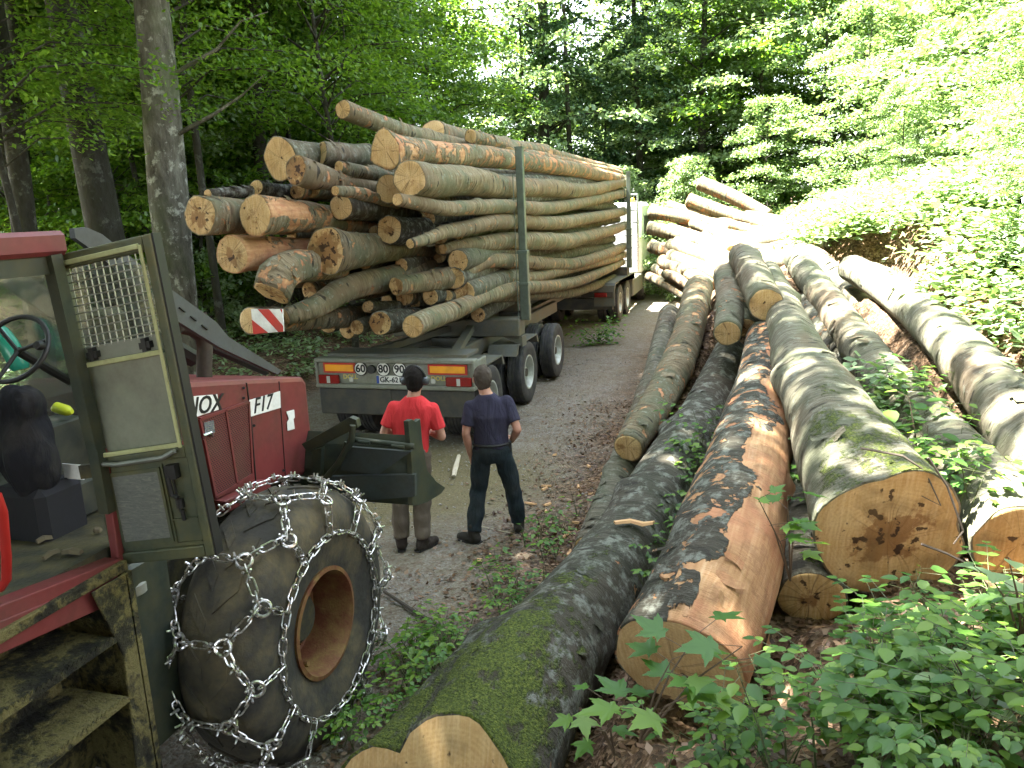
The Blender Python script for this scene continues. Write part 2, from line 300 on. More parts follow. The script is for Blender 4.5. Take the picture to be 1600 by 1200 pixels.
# ------------------------------------------------------------------ logs beside the road: control points (px, py, distance along the view, diameter)
def fan(*p): return [(at(a, b, d), w_) for a, b, d, w_ in p]
FAN = [
 dict(k='mossy', p=fan((690,1300,4.1,.96),(800,1090,4.75,.84),(885,985,5.4,.70),(985,850,6.4,.62),(1060,720,7.7,.60),(1110,630,9,.52),(1140,555,10.3,.46)), lobes=[(5.05,.36,.36),(.25,.20,.5),(1.35,.16,.35),(5.62,-.17,.13),(.85,-.06,.10),(2.9,.2,.5)], flare=.6, moss=.6, tone=.75, peel=.1, seed=3, stain=.75, seg=56, tilt=(.6,.15), label='thick mossy log with a flared buttressed butt, at the bottom edge nearest the tractor wheel'),
 dict(k='peeled', p=fan((1062,1045,4.5,.80),(1130,880,5.1,.74),(1166,740,6.1,.66),(1190,620,7.6,.58),(1198,530,9,.48)), lobes=[(.6,.05,.6),(3.5,.06,.6)], flare=.3, pside=1.3, peel=.55, tone=.8, moss=.05, seed=11.3, stain=.0, seg=48, label='big log half stripped to orange wood, its round pale butt behind the maple sapling'),
 dict(k='big', p=fan((1392,838,4.7,.86),(1340,740,5.3,.80),(1290,640,6.3,.68),(1250,560,7.6,.58),(1225,490,9,.45),(1200,430,10.8,.4)), lobes=[(.2,.10,.5),(2.5,.14,.6),(3.9,.05,.4),(5.2,.08,.6),(1.3,-.10,.25)], flare=.5, peel=.0, tone=.12, moss=.42, seed=5.2, stain=.8, seg=52, label='widest log with a large cracked butt blotched with dark brown stains, mossy on top'),
 dict(k='right', p=fan((1592,850,4.7,.62),(1510,740,5.5,.58),(1420,640,6.7,.53),(1350,550,8,.47),(1300,480,9.4,.43),(1245,405,11.5,.42)), peel=.02, tone=0, moss=.05, seed=21, stain=.1, seg=44, label='smooth grey green log whose orange butt is cut by the right picture edge'),
 dict(k='far right', p=fan((1790,900,4.4,.64),(1640,720,5.2,.62),(1560,620,6,.58),(1480,530,7.3,.52),(1400,460,8.8,.46),(1330,420,10.3,.42)), peel=.04, tone=.1, moss=.0, seed=8.8, stain=0, seg=44, label='outermost thick log on the right, running out of the photo beside the ferns'),
 dict(k='l1', p=fan((982,700,8.3,.37),(1030,622,9.2,.44),(1070,540,10.3,.47),(1092,450,12.3,.48)), peel=.42, tone=.1, moss=0, warm=.8, seed=14, stain=.1, seg=36, label='orange brown log with peeling bark, lying on the lowest log beside the gravel road'),
 dict(k='l0', p=fan((920,857,7.2,.27),(960,765,8.2,.31),(988,690,9,.33),(1020,600,10.5,.34),(1046,490,12.6,.33)), peel=.12, tone=.35, moss=0, seed=17, stain=0, seg=32, knots=4, label='thin knobbly log on the ground, closest to the two men'),
 dict(k='c', p=fan((1197,476,8.8,.42),(1178,430,9.7,.42),(1160,400,10.8,.4)), peel=.08, tone=0, moss=0, seed=31, stain=.1, seg=36, label='short raised log with a yellow butt split by a black crack, above the stripped log'),
 dict(k='d', p=fan((1137,521,9,.34),(1142,480,9.6,.36),(1134,430,10.8,.36)), peel=.35, tone=0, moss=0, seed=33, stain=0, seg=32, label='log with a small round yellow butt, left of the short raised log'),
 dict(k='e', p=fan((1166,512,9.25,.26),(1172,470,9.8,.28),(1150,420,11,.3)), peel=.3, tone=.2, moss=0, seed=35, stain=.5, seg=28, label='half hidden log wedged between the round yellow butt and the cracked butt'),
 dict(k='f', p=fan((1337,577,8.2,.34),(1300,528,9,.34),(1262,478,10.2,.34)), peel=.3, tone=.5, moss=0, seed=37, stain=.4, seg=28, label='shaded log with a dull brown butt, low between the two long grey logs'),
 dict(k='g', p=fan((1366,494,9.7,.27),(1320,450,10.7,.32),(1275,405,12.3,.34),(1240,392,13.2,.36)), peel=.2, tone=.1, moss=0, seed=39, stain=.4, seg=28, label='slim log ending in a small dark butt between the two long right-hand logs'),
 dict(k='h', p=fan((1437,459,9.4,.22),(1405,452,10.2,.24),(1360,430,11.5,.26)), peel=.2, tone=.0, moss=0, seed=41, stain=0, seg=24, label='small log with a pale round butt behind the outermost right log'),
 dict(k='i', p=fan((1268,935,4.95,.42),(1255,810,5.7,.38),(1244,690,7.0,.34),(1236,600,8.4,.3)), peel=.25, tone=.6, moss=.1, seed=43, stain=.4, seg=32, label='low log with a brown butt half buried in leaves under the widest log'),
 dict(k='j', p=fan((1100,560,10.4,.3),(1075,600,9.4,.3),(1110,500,11.6,.3)), peel=.6, tone=.5, moss=0, seed=45, stain=0, seg=24, label='shaded stripped log in the gap right of the peeling roadside log', skip=True),
]
for f in FAN:
    q = {'right': .86, 'far right': .82, 'l1': .88, 'c': .92, 'd': .92, 'big': .92}.get(f['k'], 1)
    f['p'] = [(v, w_*(q if (i or f['k'] != 'big') else 1)) for i, (v, w_) in enumerate(f['p'])]
# ------------------------------------------------------------------ the high pile farther down the road
PILE = [
 ((1094,286,20.5),(1200,338,19.5),.46,'topmost log of the sunlit pile, jutting up to the left'),
 ((1076,312,19.6),(1190,352,18.6),.42,'second highest log of the sunlit pile, blunt end just below the topmost'),
 ((1016,332,19.2),(1165,368,18),.40,'long sunlit log whose end reaches over the road beside the truck cab'),
 ((1045,322,19.9),(1170,352,19.0),.36,'sunlit log under the two highest ones'),
 ((1014,356,18),(1150,392,16.8),.38,'white sunlit log level with the truck cab door'),
 ((1018,384,17.3),(1120,410,16),.36,'sunlit log low on the road side of the pile'),
 ((1150,340,18.6),(1250,372,17.6),.30,'sunlit log at the upper right slope of the pile'),
 ((1176,346,17.8),(1262,376,16.9),.26,'thin grey log at the far right end of the pile'),
 ((1140,352,17.2),(1265,388,16),.27,'thin dark grey log, upper of three lying side by side'),
 ((1140,366,16.2),(1250,398,15.3),.27,'thin dark grey log, middle of three lying side by side'),
 ((1122,370,15.4),(1232,407,14.2),.29,'thin grey log, lowest of three lying side by side'),
 ((1098,372,15.2),(1216,412,13.4),.32,'pale log reaching down to the thick logs in front of the pile'),
 ((1142,394,13.8),(1086,372,15),.32,'short pile log showing a round orange butt'),
 ((1157,390,14.1),(1120,372,15.3),.26,'short pile log with an orange butt beside its twin'),
 ((1176,414,12.6),(1105,388,14.4),.34,'brown shaded pile log in front of the orange butts'),
 ((1050,384,15.6),(1138,420,13.2),.34,'brownish log in the middle of the pile front'),
 ((1050,400,15.2),(1130,436,12.9),.32,'log with white peeling bark low in the pile front'),
 ((1036,408,15.6),(1110,446,13),.32,'dark log just above the road end of the pile'),
 ((1024,420,16),(1088,452,13.6),.26,'thin bluish log near the road surface'),
 ((1014,432,15.8),(1068,462,13.8),.24,'lowest log of the pile, touching the gravel road'),
 ((1040,428,14.8),(1080,448,13.4),.22,'short thin log above the lowest one of the pile'),
]
POLES = []
def segs_of(pl): return [(a[0], a[1], b[0], b[1]) for a, b in zip(pl[:-1], pl[1:])]
CLAMP = []
for f in FAN:
    if f['k'] != 'j': CLAMP += segs_of(f['p'])
for a, b, dm, lb in PILE: CLAMP.append((at(*a), dm, at(*b), dm))
CA = np.array([[*a, ra, *b, rb] for a, ra, b, rb in CLAMP])

def smooth(t): t = np.clip(t, 0, 1); return t*t*(3-2*t)
_ns = np.random.RandomState(4)
NW = [(_ns.uniform(.15, 2.2), _ns.uniform(0, 6.28), _ns.uniform(0, 6.28)) for _ in range(26)]
def wob(x, y):
    z = 0*x
    for k, a, p in NW: z = z + np.sin((x*math.cos(a)+y*math.sin(a))*k*2.2+p)/(1+k*3)
    return z/6
def ground_raw(x, y):
    x = np.asarray(x, float); y = np.asarray(y, float)
    bank = .40*np.clip(x+1.7, 0, 30) - .12*np.clip(x-6, 0, 30)
    bank = bank + .95*smooth(1-y/4.2)*smooth((x+1.6)/1.4)
    mound = 1.35*smooth((y-5.5)/6.5)*smooth((x+2.0)/2.0)*smooth((34-y)/12)*(1-.6*smooth((x-1.5)/4))
    left = .10*np.clip(-9-x, 0, 20) + .25*smooth((-8.2-x)/1.5)
    far = .32*np.clip(y-38, 0, 60)*smooth((y-38)/10)
    z = bank+mound+left + wob(x, y)*.22*np.clip(np.abs(x+4.8)-2.2, .12, 1.5)
    return z
def ground(x, y, clamp=True):
    z = ground_raw(x, y)
    if clamp:
        sh = z.shape; X = np.atleast_1d(np.asarray(x, float)).ravel(); Y = np.atleast_1d(np.asarray(y, float)).ravel(); zz = np.atleast_1d(z).ravel().copy()
        X = np.broadcast_to(X, zz.shape); Y = np.broadcast_to(Y, zz.shape)
        for s_ in CA:
            ax, ay, az, ra, bx, by, bz, rb = s_; dx, dy = bx-ax, by-ay; t = np.clip(((X-ax)*dx+(Y-ay)*dy)/(dx*dx+dy*dy), 0, 1)
            d = np.hypot(X-ax-t*dx, Y-ay-t*dy); r = (ra+(rb-ra)*t)*.5; top = az+(bz-az)*t - r*.82 + np.clip(d-r*1.15, 0, 9)*1.6
            zz = np.minimum(zz, np.maximum(top, -.02+0*top))
        z = zz.reshape(sh) if sh else float(zz[0])
    return z
def gz(x, y): return float(ground(np.array([x]), np.array([y]))[0])

def axis_pts(a0, fine0, fine1, a1, step):
    mid = np.arange(fine0, fine1+1e-6, step); out = [fine1]; st = step
    while out[-1] < a1: st *= 1.16; out.append(out[-1]+st)
    lo = [fine0]; st = step
    while lo[-1] > a0: st *= 1.16; lo.append(lo[-1]-st)
    return np.array(lo[1:][::-1]+list(mid)+out[1:])
gx = axis_pts(-160, -8.5, 6, 160, .08); gy = axis_pts(-60, .6, 17, 220, .08)
GX, GY = np.meshgrid(gx, gy); GZ = ground(GX, GY)
fine = np.exp(-((GY-6)/14)**4)
GZ = GZ - .035*smooth((GY-4)/2)*smooth((30-GY)/3)*(np.exp(-((GX+3.72)/.28)**2)+np.exp(-((GX+5.9)/.28)**2))*(1+.4*np.sin(GY*1.3)) + fine*(np.sin(GX*17+GY*5)*np.sin(GY*19-GX*7)*.008 + np.sin(GX*6.3+1)*np.sin(GY*5.1)*.012)
nx_, ny_ = len(gx), len(gy); idx = np.arange(nx_*ny_).reshape(ny_, nx_)
fc = np.stack([idx[:-1, :-1], idx[:-1, 1:], idx[1:, 1:], idx[1:, :-1]], -1).reshape(-1, 4)
go = link('ground', np_mesh('ground', np.stack([GX, GY, GZ], -1).reshape(-1, 3), fc, GROUND, True)); tag(go, kind='structure')

# ------------------------------------------------------------------ log builder
def catmull(P, n):
    m = len(P); out = []
    if m == 2: 
        return [tuple(P[0][k]+(P[1][k]-P[0][k])*i/(n-1) for k in range(4)) for i in range(n)]
    for i in range(n):
        t = i/(n-1)*(m-1); j = min(int(t), m-2); t -= j
        a = P[max(j-1, 0)]; b = P[j]; c = P[j+1]; d = P[min(j+2, m-1)]; q = []
        for k in range(4):
            q.append(.5*((2*b[k])+(-a[k]+c[k])*t+(2*a[k]-5*b[k]+4*c[k]-d[k])*t*t+(-a[k]+3*b[k]-3*c[k]+d[k])*t**3))
        out.append(tuple(q))
    return out
LOGN = 0
def make_log(label, pts, group, peel=.1, moss=0, tone=0, seed=1., stain=0, lobes=(), flare=.4, seg=20, rings=None, wander=0, knots=0, ends='a', name='log', lump=.05, tilt=(0, 0), warm=.15, pside=0, flakes=0):
    """pts [(Vector, diameter)]; ends: which ends show a sawn face"""
    rnd = random.Random(seed*7.13+1)
    L = sum((b[0]-a[0]).length for a, b in zip(pts[:-1], pts[1:]))
    n = rings or max(10, min(90, int(L*6)))
    C4 = catmull([(p.x, p.y, p.z, d*.5) for p, d in pts], n)
    P = [Vector(c[:3]) for c in C4]; Rr = [c[3] for c in C4]
    if wander:
        for i in range(n):
            q = i/(n-1)*L*.35; e = min(1, i/(n*.15))
            P[i] += Vector((noise.noise((q, seed, 1)), noise.noise((q, seed, 5)), noise.noise((q, seed, 9))))*wander*e
    kn = [(rnd.uniform(0, 2*PI), rnd.uniform(.12, .9)*L, rnd.uniform(.15, .35)) for _ in range(knots)]
    V = []; LC = []; s = 0; t0 = (P[1]-P[0]).normalized(); u = (Vector((0, 0, 1)) - t0*t0.z).normalized()
    ringframes = []
    for i in range(n):
        if i: s += (P[i]-P[i-1]).length
        t = (P[min(i+1, n-1)]-P[max(i-1, 0)]).normalized(); u = (u-t*u.dot(t)).normalized(); w_ = t.cross(u)
        fl = math.exp(-s/flare)
        for k in range(seg):
            a = 2*PI*k/seg; r = Rr[i]; q = 1 + lump*noise.noise((math.cos(a)*1.3+seed, math.sin(a)*1.3, s*.9)) + lump*.6*noise.noise((math.cos(a)*3, math.sin(a)*3+seed, s*3.5))
            for (la, amp, wd) in lobes:
                da = (a-la+PI) % (2*PI)-PI; q += amp*fl*math.exp(-(da/wd)**2)
            for (ka, ks, kr) in kn:
                da = ((a-ka+PI) % (2*PI)-PI)*r; q += kr*math.exp(-(da*da+(s-ks)**2)/(.045+r*r*.1)*3)
            rr = r*q; d = u*math.cos(a)+w_*math.sin(a); pos = P[i]+d*rr
            tz = (tilt[0]*math.cos(a)+tilt[1]*math.sin(a))*rr*math.exp(-s/.4) if tilt[0] or tilt[1] else 0
            pos += t*tz; V.append(pos); LC.append((rr*math.cos(a), rr*math.sin(a), s+tz))
    F_ = []
    for q in range(flakes):
        ci = rnd.randint(2, n-4); ck = rnd.uniform(-.3, .3)*seg; wk = rnd.uniform(.04, .11)/max(Rr[ci], .08); ws = rnd.uniform(.02, .06); lift = rnd.uniform(.012, .05); b0 = len(V); c0 = P[ci]; t = (P[ci+1]-c0).normalized(); uu = Vector((0, 0, 1)); uu = (uu-t*uu.dot(t)).normalized(); vv = t.cross(uu); aa = ck/seg*2*PI; fs_ = rnd.choice((-1, 1))
        for a_ in range(5):
            for b_ in range(3):
                an = aa+fs_*wk*a_/4*1.6; rr = Rr[ci]*(1+lump*.3)+.002+lift*(a_/4)**2; sz = ws*(b_-1)*(1-.4*a_/4)+.01*math.sin(a_*2+q)
                V.append(c0+(uu*math.cos(an)+vv*math.sin(an))*rr+t*sz); LC.append((rr*math.cos(an), rr*math.sin(an), sz+ci*L/n))
        for a_ in range(4):
            for b_ in range(2): F_.append((b0+a_*3+b_, b0+a_*3+b_+1, b0+a_*3+b_+4, b0+a_*3+b_+3))
    for i in range(n-1):
        for k in range(seg):
            k2 = (k+1) % seg; F_.append((i*seg+k, i*seg+k2, (i+1)*seg+k2, (i+1)*seg+k))
    org = P[0]
    def mesh(nm, Vs, Ls, Fs, mat, sm=True):
        me = bpy.data.meshes.new(nm); me.from_pydata([tuple(v-org) for v in Vs], [], Fs)
        at_ = me.attributes.new('lc', 'FLOAT_VECTOR', 'POINT'); at_.data.foreach_set('vector', np.array(Ls, np.float32).ravel())
        if sm: me.polygons.foreach_set('use_smooth', [True]*len(me.polygons))
        me.materials.append(mat); return me
    Fb = list(F_)
    for e in ends:
        b0 = 0 if e == 'a' else (n-1)*seg; ctr = sum((V[b0+k] for k in range(seg)), Vector())/seg; i0 = len(V); bt = min(.97, 1-.012/max(Rr[0], .1))
        for k in range(seg): V.append(ctr.lerp(V[b0+k], bt)); LC.append(tuple(LC[b0+k]))
        Fb += [(b0+k, i0+k, i0+(k+1) % seg, b0+(k+1) % seg) if e == 'a' else (b0+k, b0+(k+1) % seg, i0+(k+1) % seg, i0+k) for k in range(seg)]
    if 'b' not in ends: Fb.append(tuple((n-1)*seg+k for k in range(seg)))
    if 'a' not in ends: Fb.append(tuple(range(seg))[::-1])
    o = link(name, mesh(name, V, LC, Fb, BARK)); o.location = org
    tag(o, label, 'log', group)
    def props(x):
        x['peel'] = float(peel); x['moss'] = float(moss); x['tone'] = float(tone); x['seed'] = float(seed); x['stain'] = float(stain); x['warm'] = float(warm); x['pside'] = float(pside)
    props(o)
    for e in ends:
        b0 = 0 if e == 'a' else (n-1)*seg; c = P[0] if e == 'a' else P[n-1]; t = (P[0]-P[1]).normalized() if e == 'a' else (P[n-1]-P[n-2]).normalized()
        ctr = sum((V[b0+k] for k in range(seg)), Vector())/seg
        fr = [min(.97, 1-.012/max(Rr[0], .1)), .93, .8, .6, .4, .2]; VV = []; LL = []; FF = []
        for j, f_ in enumerate(fr):
            for k in range(seg):
                p = ctr.lerp(V[b0+k], f_); l = LC[b0+k]; 
                off = .001 if j == 0 else .004 + .012*noise.noise((l[0]*f_*7+seed, l[1]*f_*7, 0))
                VV.append(p + t*off); LL.append((l[0]*f_, l[1]*f_, 0))
        VV.append(ctr+t*.004); LL.append((0, 0, 0))
        for j in range(len(fr)-1):
            for k in range(seg):
                k2 = (k+1) % seg; q = (j*seg+k, j*seg+k2, (j+1)*seg+k2, (j+1)*seg+k); FF.append(q if e == 'b' else q[::-1])
        for k in range(seg): q = ((len(fr)-1)*seg+k, (len(fr)-1)*seg+(k+1) % seg, len(fr)*seg); FF.append(q if e == 'b' else q[::-1])
        c_ = link('cut_end', mesh('cut_end', VV, LL, FF, CUT), None, o); props(c_)
    return o, P, Rr
GF = 'felled beech logs fanned out beside the road'
for f in FAN:
    if f.get('skip'): continue
    a = {k: f[k] for k in ('peel', 'moss', 'tone', 'seed', 'stain', 'seg', 'lobes', 'flare', 'knots', 'tilt', 'pside', 'warm') if k in f}
    make_log(f['label'], f['p'], GF, lump=.075, rings=80 if f['seg'] > 40 else None, **dict(a, knots=a.get('knots', 0)+4), wander=.02 if f['seg'] < 50 else .0, flakes=16)
GP = 'logs of the big sunlit pile beyond the road bend'
for i, (a, b, dm, lb) in enumerate(PILE):
    rr = random.Random(i); A = at(*a); B = at(*b); M = (A+B)/2+Vector((0, 0, rr.uniform(-.04, .05)))
    dm *= .82; make_log(lb, [(A, dm), (M, dm*.97), (B, dm*.85)], GP, peel=rr.uniform(.2, .6), tone=0, warm=.6, seed=50+i*1.7, seg=16, rings=22, wander=.06, stain=.1)
# the rest of the pile: same kind of log, packed underneath the named ones
rp = random.Random(9); cnt = 0
for i in range(62):
    u = rp.random(); v = rp.random(); 
    px = 1035+u*150; top = 300+ (35 if px < 1070 else 0) + max(0, px-1130)*.55; d0 = 19.6-v*6; py = max(top+18, 330+ (v)*95) + rp.uniform(-6, 8)
    A = at(px, py, d0+.3); B = at(px+rp.uniform(90, 120)*17/d0, py+rp.uniform(30, 42)*17/d0, d0-rp.uniform(.9, 1.5)); dm = rp.uniform(.15, .3)
    for P_ in (A, B):
        g0 = gz(P_.x, P_.y)
        if P_.z < g0+dm*.4: P_.z = g0+dm*.4
    make_log('grey log packed in the body of the sunlit pile', [(A, dm), (B, dm*.9)], GP+', packed ones', peel=rp.uniform(.1, .6), tone=rp.uniform(.0, .2), warm=.5, seed=120+i*1.3, seg=12, rings=16, wander=.06, stain=0)

# ------------------------------------------------------------------ the load on the truck: control points (px, py, world X, diameter)
def ld(*p): return [(onx(a, b, X), w_) for a, b, X, w_ in p]
LOAD = [
 (ld((640,279,-3.98,.43),(720,284,-3.95,.42),(800,292,-3.9,.36),(900,297,-3.8,.33),(975,285,-3.85,.3)), dict(peel=.12, seed=1, seg=28, lump=.06, stain=.1), 'stout load log with a round butt, upper right, against the rear stake'),
 (ld((602,236,-4.3,.40),(680,240,-4.2,.34),(800,250,-4.0,.33),(900,266,-3.85,.33),(975,282,-3.9,.3)), dict(peel=.45, seed=2, seg=28, lobes=[(0,.35,.5),(2.6,.25,.5),(4.2,.2,.4)], flare=.25), 'top load log with a three-lobed butt and bark half stripped'),
 (ld((608,295,-4.45,.38),(700,312,-4.4,.36),(800,322,-4.35,.33),(930,320,-4.3,.3)), dict(peel=.1, tone=.3, seed=3, seg=24), 'load log with a sliced butt under the stout upper right one'),
 (ld((621,312,-4.0,.15),(700,326,-3.85,.2),(770,322,-3.78,.22),(860,324,-3.75,.24),(975,302,-3.8,.25)), dict(peel=.2, seed=4, seg=18, knots=3), 'slim load log with a small pale butt below the stout upper right one'),
 (ld((536,171,-5.3,.25),(600,194,-5.2,.26),(660,216,-5.1,.28),(760,238,-5.0,.28)), dict(peel=.25, seed=5, seg=20), 'highest load log, pointing up to the left above all others'),
 (ld((675,208,-5.2,.44),(740,222,-5.1,.4),(850,238,-5,.36)), dict(peel=.2, seed=6, seg=24, tilt=(.5,.2)), 'load log with a broad slanted orange butt on the very top'),
 (ld((735,213,-4.7,.24),(800,232,-4.6,.32),(870,245,-4.5,.3),(968,268,-4.3,.26)), dict(peel=.4, seed=7, seg=22, knots=5, lump=.16), 'gnarled forked log on top of the load near the rear stake'),
 (ld((438,248,-5.5,.46),(500,247,-5.45,.38),(620,258,-5.4,.36),(720,270,-5.3,.33)), dict(peel=.05, tone=.5, seed=8, seg=28, lobes=[(0,.15,.6),(3.4,.2,.6)], flare=.3, stain=.15), 'load log with a tall flat orange butt at the upper left'),
 (ld((503,240,-5.25,.32),(560,246,-5.2,.33),(660,256,-5.1,.3)), dict(peel=.05, tone=.35, seed=9, seg=24, tilt=(.3,-.9)), 'load log cut at a long slant, right of the tall flat butt'),
 (ld((462,264,-5.1,.32),(510,278,-5.0,.27),(560,292,-4.9,.24),(640,305,-4.7,.24)), dict(peel=.3, seed=10, seg=24, stain=.95, lobes=[(3,.25,.5)], flare=.2), 'crooked load log with a dark rotten butt in front of the tall flat one'),
 (ld((530,260,-4.9,.14),(560,268,-4.85,.17),(620,280,-4.8,.16)), dict(peel=.3, tone=.2, seed=11, seg=14, knots=3), 'short thick branch piece in the upper middle of the load'),
 (ld((401,293,-5.9,.19),(440,298,-5.9,.2),(560,306,-5.8,.22)), dict(peel=0, tone=.9, seed=12, seg=16), 'dark load log with a small pale round butt on the left'),
 (ld((325,303,-6.0,.11),(370,303,-6.0,.13),(460,300,-5.95,.14)), dict(peel=.05, tone=.85, seed=13, seg=12, knots=2), 'thin dark branch behind the leftmost butts'),
 (ld((524,298,-4.75,.12),(560,302,-4.7,.13),(620,318,-4.6,.14)), dict(peel=.5, seed=14, seg=14, knots=2), 'thin branch with two stub ends in the middle of the load'),
 (ld((312,337,-5.95,.44),(380,340,-5.9,.41),(470,345,-5.85,.38),(600,352,-5.7,.36)), dict(peel=.25, seed=15, seg=28, stain=.6, lobes=[(1,.12,.5)], flare=.3), 'leftmost load log, pale butt with a dark hole'),
 (ld((398,337,-5.4,.45),(450,340,-5.35,.40),(540,347,-5.3,.36),(640,356,-5.2,.34)), dict(peel=.5, seed=16, seg=28, stain=.3, lobes=[(.4,.12,.5)], flare=.3), 'load log stripped to golden wood, beside the leftmost one'),
 (ld((533,324,-5.0,.33),(600,330,-4.95,.33),(700,338,-4.9,.3)), dict(peel=0, tone=.7, seed=17, seg=24), 'load log with a clean half hidden butt above the golden one'),
 (ld((608,359,-4.6,.38),(680,358,-4.5,.36),(800,362,-4.4,.34)), dict(peel=0, tone=.95, seed=18, seg=24, stain=.45), 'dark barked load log with a brown butt in the centre'),
 (ld((641,381,-4.0,.12),(690,364,-3.9,.18),(750,352,-3.85,.23),(800,345,-3.8,.25),(890,347,-3.75,.27),(975,330,-3.8,.26)), dict(peel=.2, seed=19, seg=18, knots=4), 'bent knobbly load log narrowing to a thin end, centre right'),
 (ld((362,398,-5.75,.44),(420,397,-5.7,.4),(500,396,-5.6,.36),(600,398,-5.5,.33)), dict(peel=.75, seed=20, seg=26, stain=.5, lobes=[(2,.1,.5)], flare=.3), 'reddish orange load log, left, under the leftmost pair'),
 (ld((508,392,-4.95,.52),(560,390,-4.9,.44),(640,386,-4.8,.36),(760,385,-4.6,.33)), dict(peel=.1, tone=.25, seed=21, seg=30, stain=1.0, lobes=[(.5,.2,.5),(2.8,.18,.5)], flare=.35), 'load log with the widest dark weathered butt'),
 (ld((692,389,-4.2,.15),(740,382,-4.0,.22),(800,376,-3.85,.28),(862,378,-3.72,.33),(915,370,-3.75,.3),(975,352,-3.8,.26)), dict(peel=.2, seed=22, seg=20, knots=3, lump=.1), 'swollen load log bulging out between the two stakes'),
 (ld((423,457,-5.3,.40),(440,430,-5.25,.40),(472,418,-5.2,.38),(530,420,-5.1,.34)), dict(peel=.4, seed=23, seg=30, stain=.5, lump=.14, lobes=[(3,.2,.5)], flare=.3), 'hooked load log curving down at the lower left'),
 (ld((392,501,-5.65,.33),(450,499,-5.6,.31),(540,496,-5.5,.3),(640,494,-5.4,.3)), dict(peel=.3, tone=.4, seed=24, seg=24), 'lowest left load log, behind the striped plate'),
 (ld((447,495,-5.4,.2),(490,478,-5.2,.27),(545,448,-5.0,.32),(640,430,-4.8,.34),(740,405,-4.6,.32)), dict(peel=.2, seed=25, seg=26, moss=.12), 'long greenish load log bending down to the striped plate'),
 (ld((619,447,-4.5,.24),(670,440,-4.35,.28),(720,424,-4.1,.32),(760,410,-3.95,.24),(800,405,-3.85,.24),(900,412,-3.75,.26),(975,385,-3.8,.25)), dict(peel=.3, seed=26, seg=22, knots=4, lump=.12, stain=.4), 'load log with a swollen curved butt end at the lower centre'),
 (ld((632,462,-4.8,.3),(720,455,-4.7,.3),(800,448,-4.6,.3)), dict(peel=.2, tone=.5, seed=27, seg=20, stain=.4), 'shaded butt tucked behind the swollen one'),
 (ld((645,510,-4.0,.29),(690,492,-3.95,.27),(745,470,-3.9,.25),(800,452,-3.85,.24),(900,440,-3.78,.24),(972,410,-3.85,.22)), dict(peel=.2, seed=28, seg=24), 'lowest right load log, yellowish, sagging past the rear stake'),
 (ld((594,505,-4.75,.34),(650,497,-4.7,.33),(760,480,-4.6,.3)), dict(peel=.1, tone=.8, seed=29, seg=22, stain=.8), 'dark rotten load log at the bottom centre'),
 (ld((577,478,-5.0,.15),(640,478,-4.9,.16),(720,476,-4.8,.17)), dict(peel=.1, tone=.8, seed=30, seg=14), 'thin load log with a tiny round butt, bottom centre'),
 (ld((688,388,-4.5,.2),(760,392,-4.3,.22),(850,388,-4.2,.24)), dict(peel=.1, tone=.4, seed=31, seg=16), 'load log shaded behind the swollen one'),
 (ld((780,433,-4.0,.18),(860,428,-3.8,.22),(975,398,-3.85,.22)), dict(peel=.3, seed=32, seg=16), 'load log with a sawn end just left of the rear stake'),
 (ld((752,410,-4.2,.2),(830,425,-4.0,.24),(960,408,-4.0,.22)), dict(peel=.2, tone=.2, seed=33, seg=16), 'load log under the long curved one between the stakes'),
 (ld((742,350,-4.3,.22),(850,362,-4.1,.24),(965,342,-4.0,.22)), dict(peel=.1, tone=.3, seed=34, seg=16), 'recessed load log in the middle of the right flank'),
 (ld((700,272,-4.5,.26),(850,280,-4.15,.26),(970,292,-4.1,.24)), dict(peel=.1, tone=.4, seed=35, seg=16), 'recessed load log below the three-lobed one'),
 (ld((760,300,-4.2,.24),(880,310,-3.95,.26),(975,300,-3.95,.24)), dict(peel=.1, tone=.2, seed=36, seg=16), 'recessed load log on the upper right flank'),
 (ld((700,462,-4.2,.16),(800,462,-4.0,.2),(900,456,-3.95,.22),(965,432,-4.0,.2)), dict(peel=.2, tone=.3, seed=37, seg=16), 'lowest load log of the right flank, ending above the truck bed'),
 (ld((795,240,-4.35,.26),(870,252,-4.3,.26),(968,272,-4.2,.24)), dict(peel=.5, seed=38, seg=16), 'pale stripped log on the load top behind the rear stake'),
 (ld((560,370,-5.3,.3),(660,372,-5.1,.3),(760,372,-4.9,.3)), dict(peel=.1, tone=.6, seed=39, seg=16), 'shaded log between the golden and the weathered butts'),
]
GL = 'beech logs loaded on the timber truck'
for P_, kw, lb in LOAD: make_log(lb, P_, GL, wander=.05, flakes=7, warm=.75, **dict(kw, peel=kw.get('peel', .1)+.12, knots=kw.get('knots', 0)+2, lump=kw.get('lump', .05)+.03))
rl = random.Random(21)
for i in range(24):
    px, py = rl.uniform(430, 640), rl.uniform(255, 490)
    if py < 280: px += 60
    X = -5.9+(px-312)*.0044-rl.uniform(.3, .6); A = onx(px, py, X); B = onx(px+rl.uniform(90, 160), py+rl.uniform(-14, 10), X+rl.uniform(-.05, .3)); C_ = onx(px+rl.uniform(230, 300), py*.5+180+rl.uniform(-10, 10), X+.3); dm = rl.uniform(.1, .24)
    if A.z < 1.75: continue
    make_log('thin crooked log wedged between the thick butts of the load', [(A, dm), (B, dm*1.1), (C_, dm*1.1)], GL+', thin ones', peel=rl.uniform(.1, .6), tone=rl.uniform(0, .5), warm=.8, seed=300+i*1.9, seg=14, rings=26, wander=.16, knots=4, lump=.14, stain=rl.uniform(0, .6))
FY = [(x+rl.uniform(-.12, .12), z+rl.uniform(-.1, .1)) for z in (1.75, 2.05, 2.35, 2.65, 2.95, 3.25, 3.55, 3.8) for x in (-5.85, -5.5, -5.15, -4.8, -4.45, -4.1)]
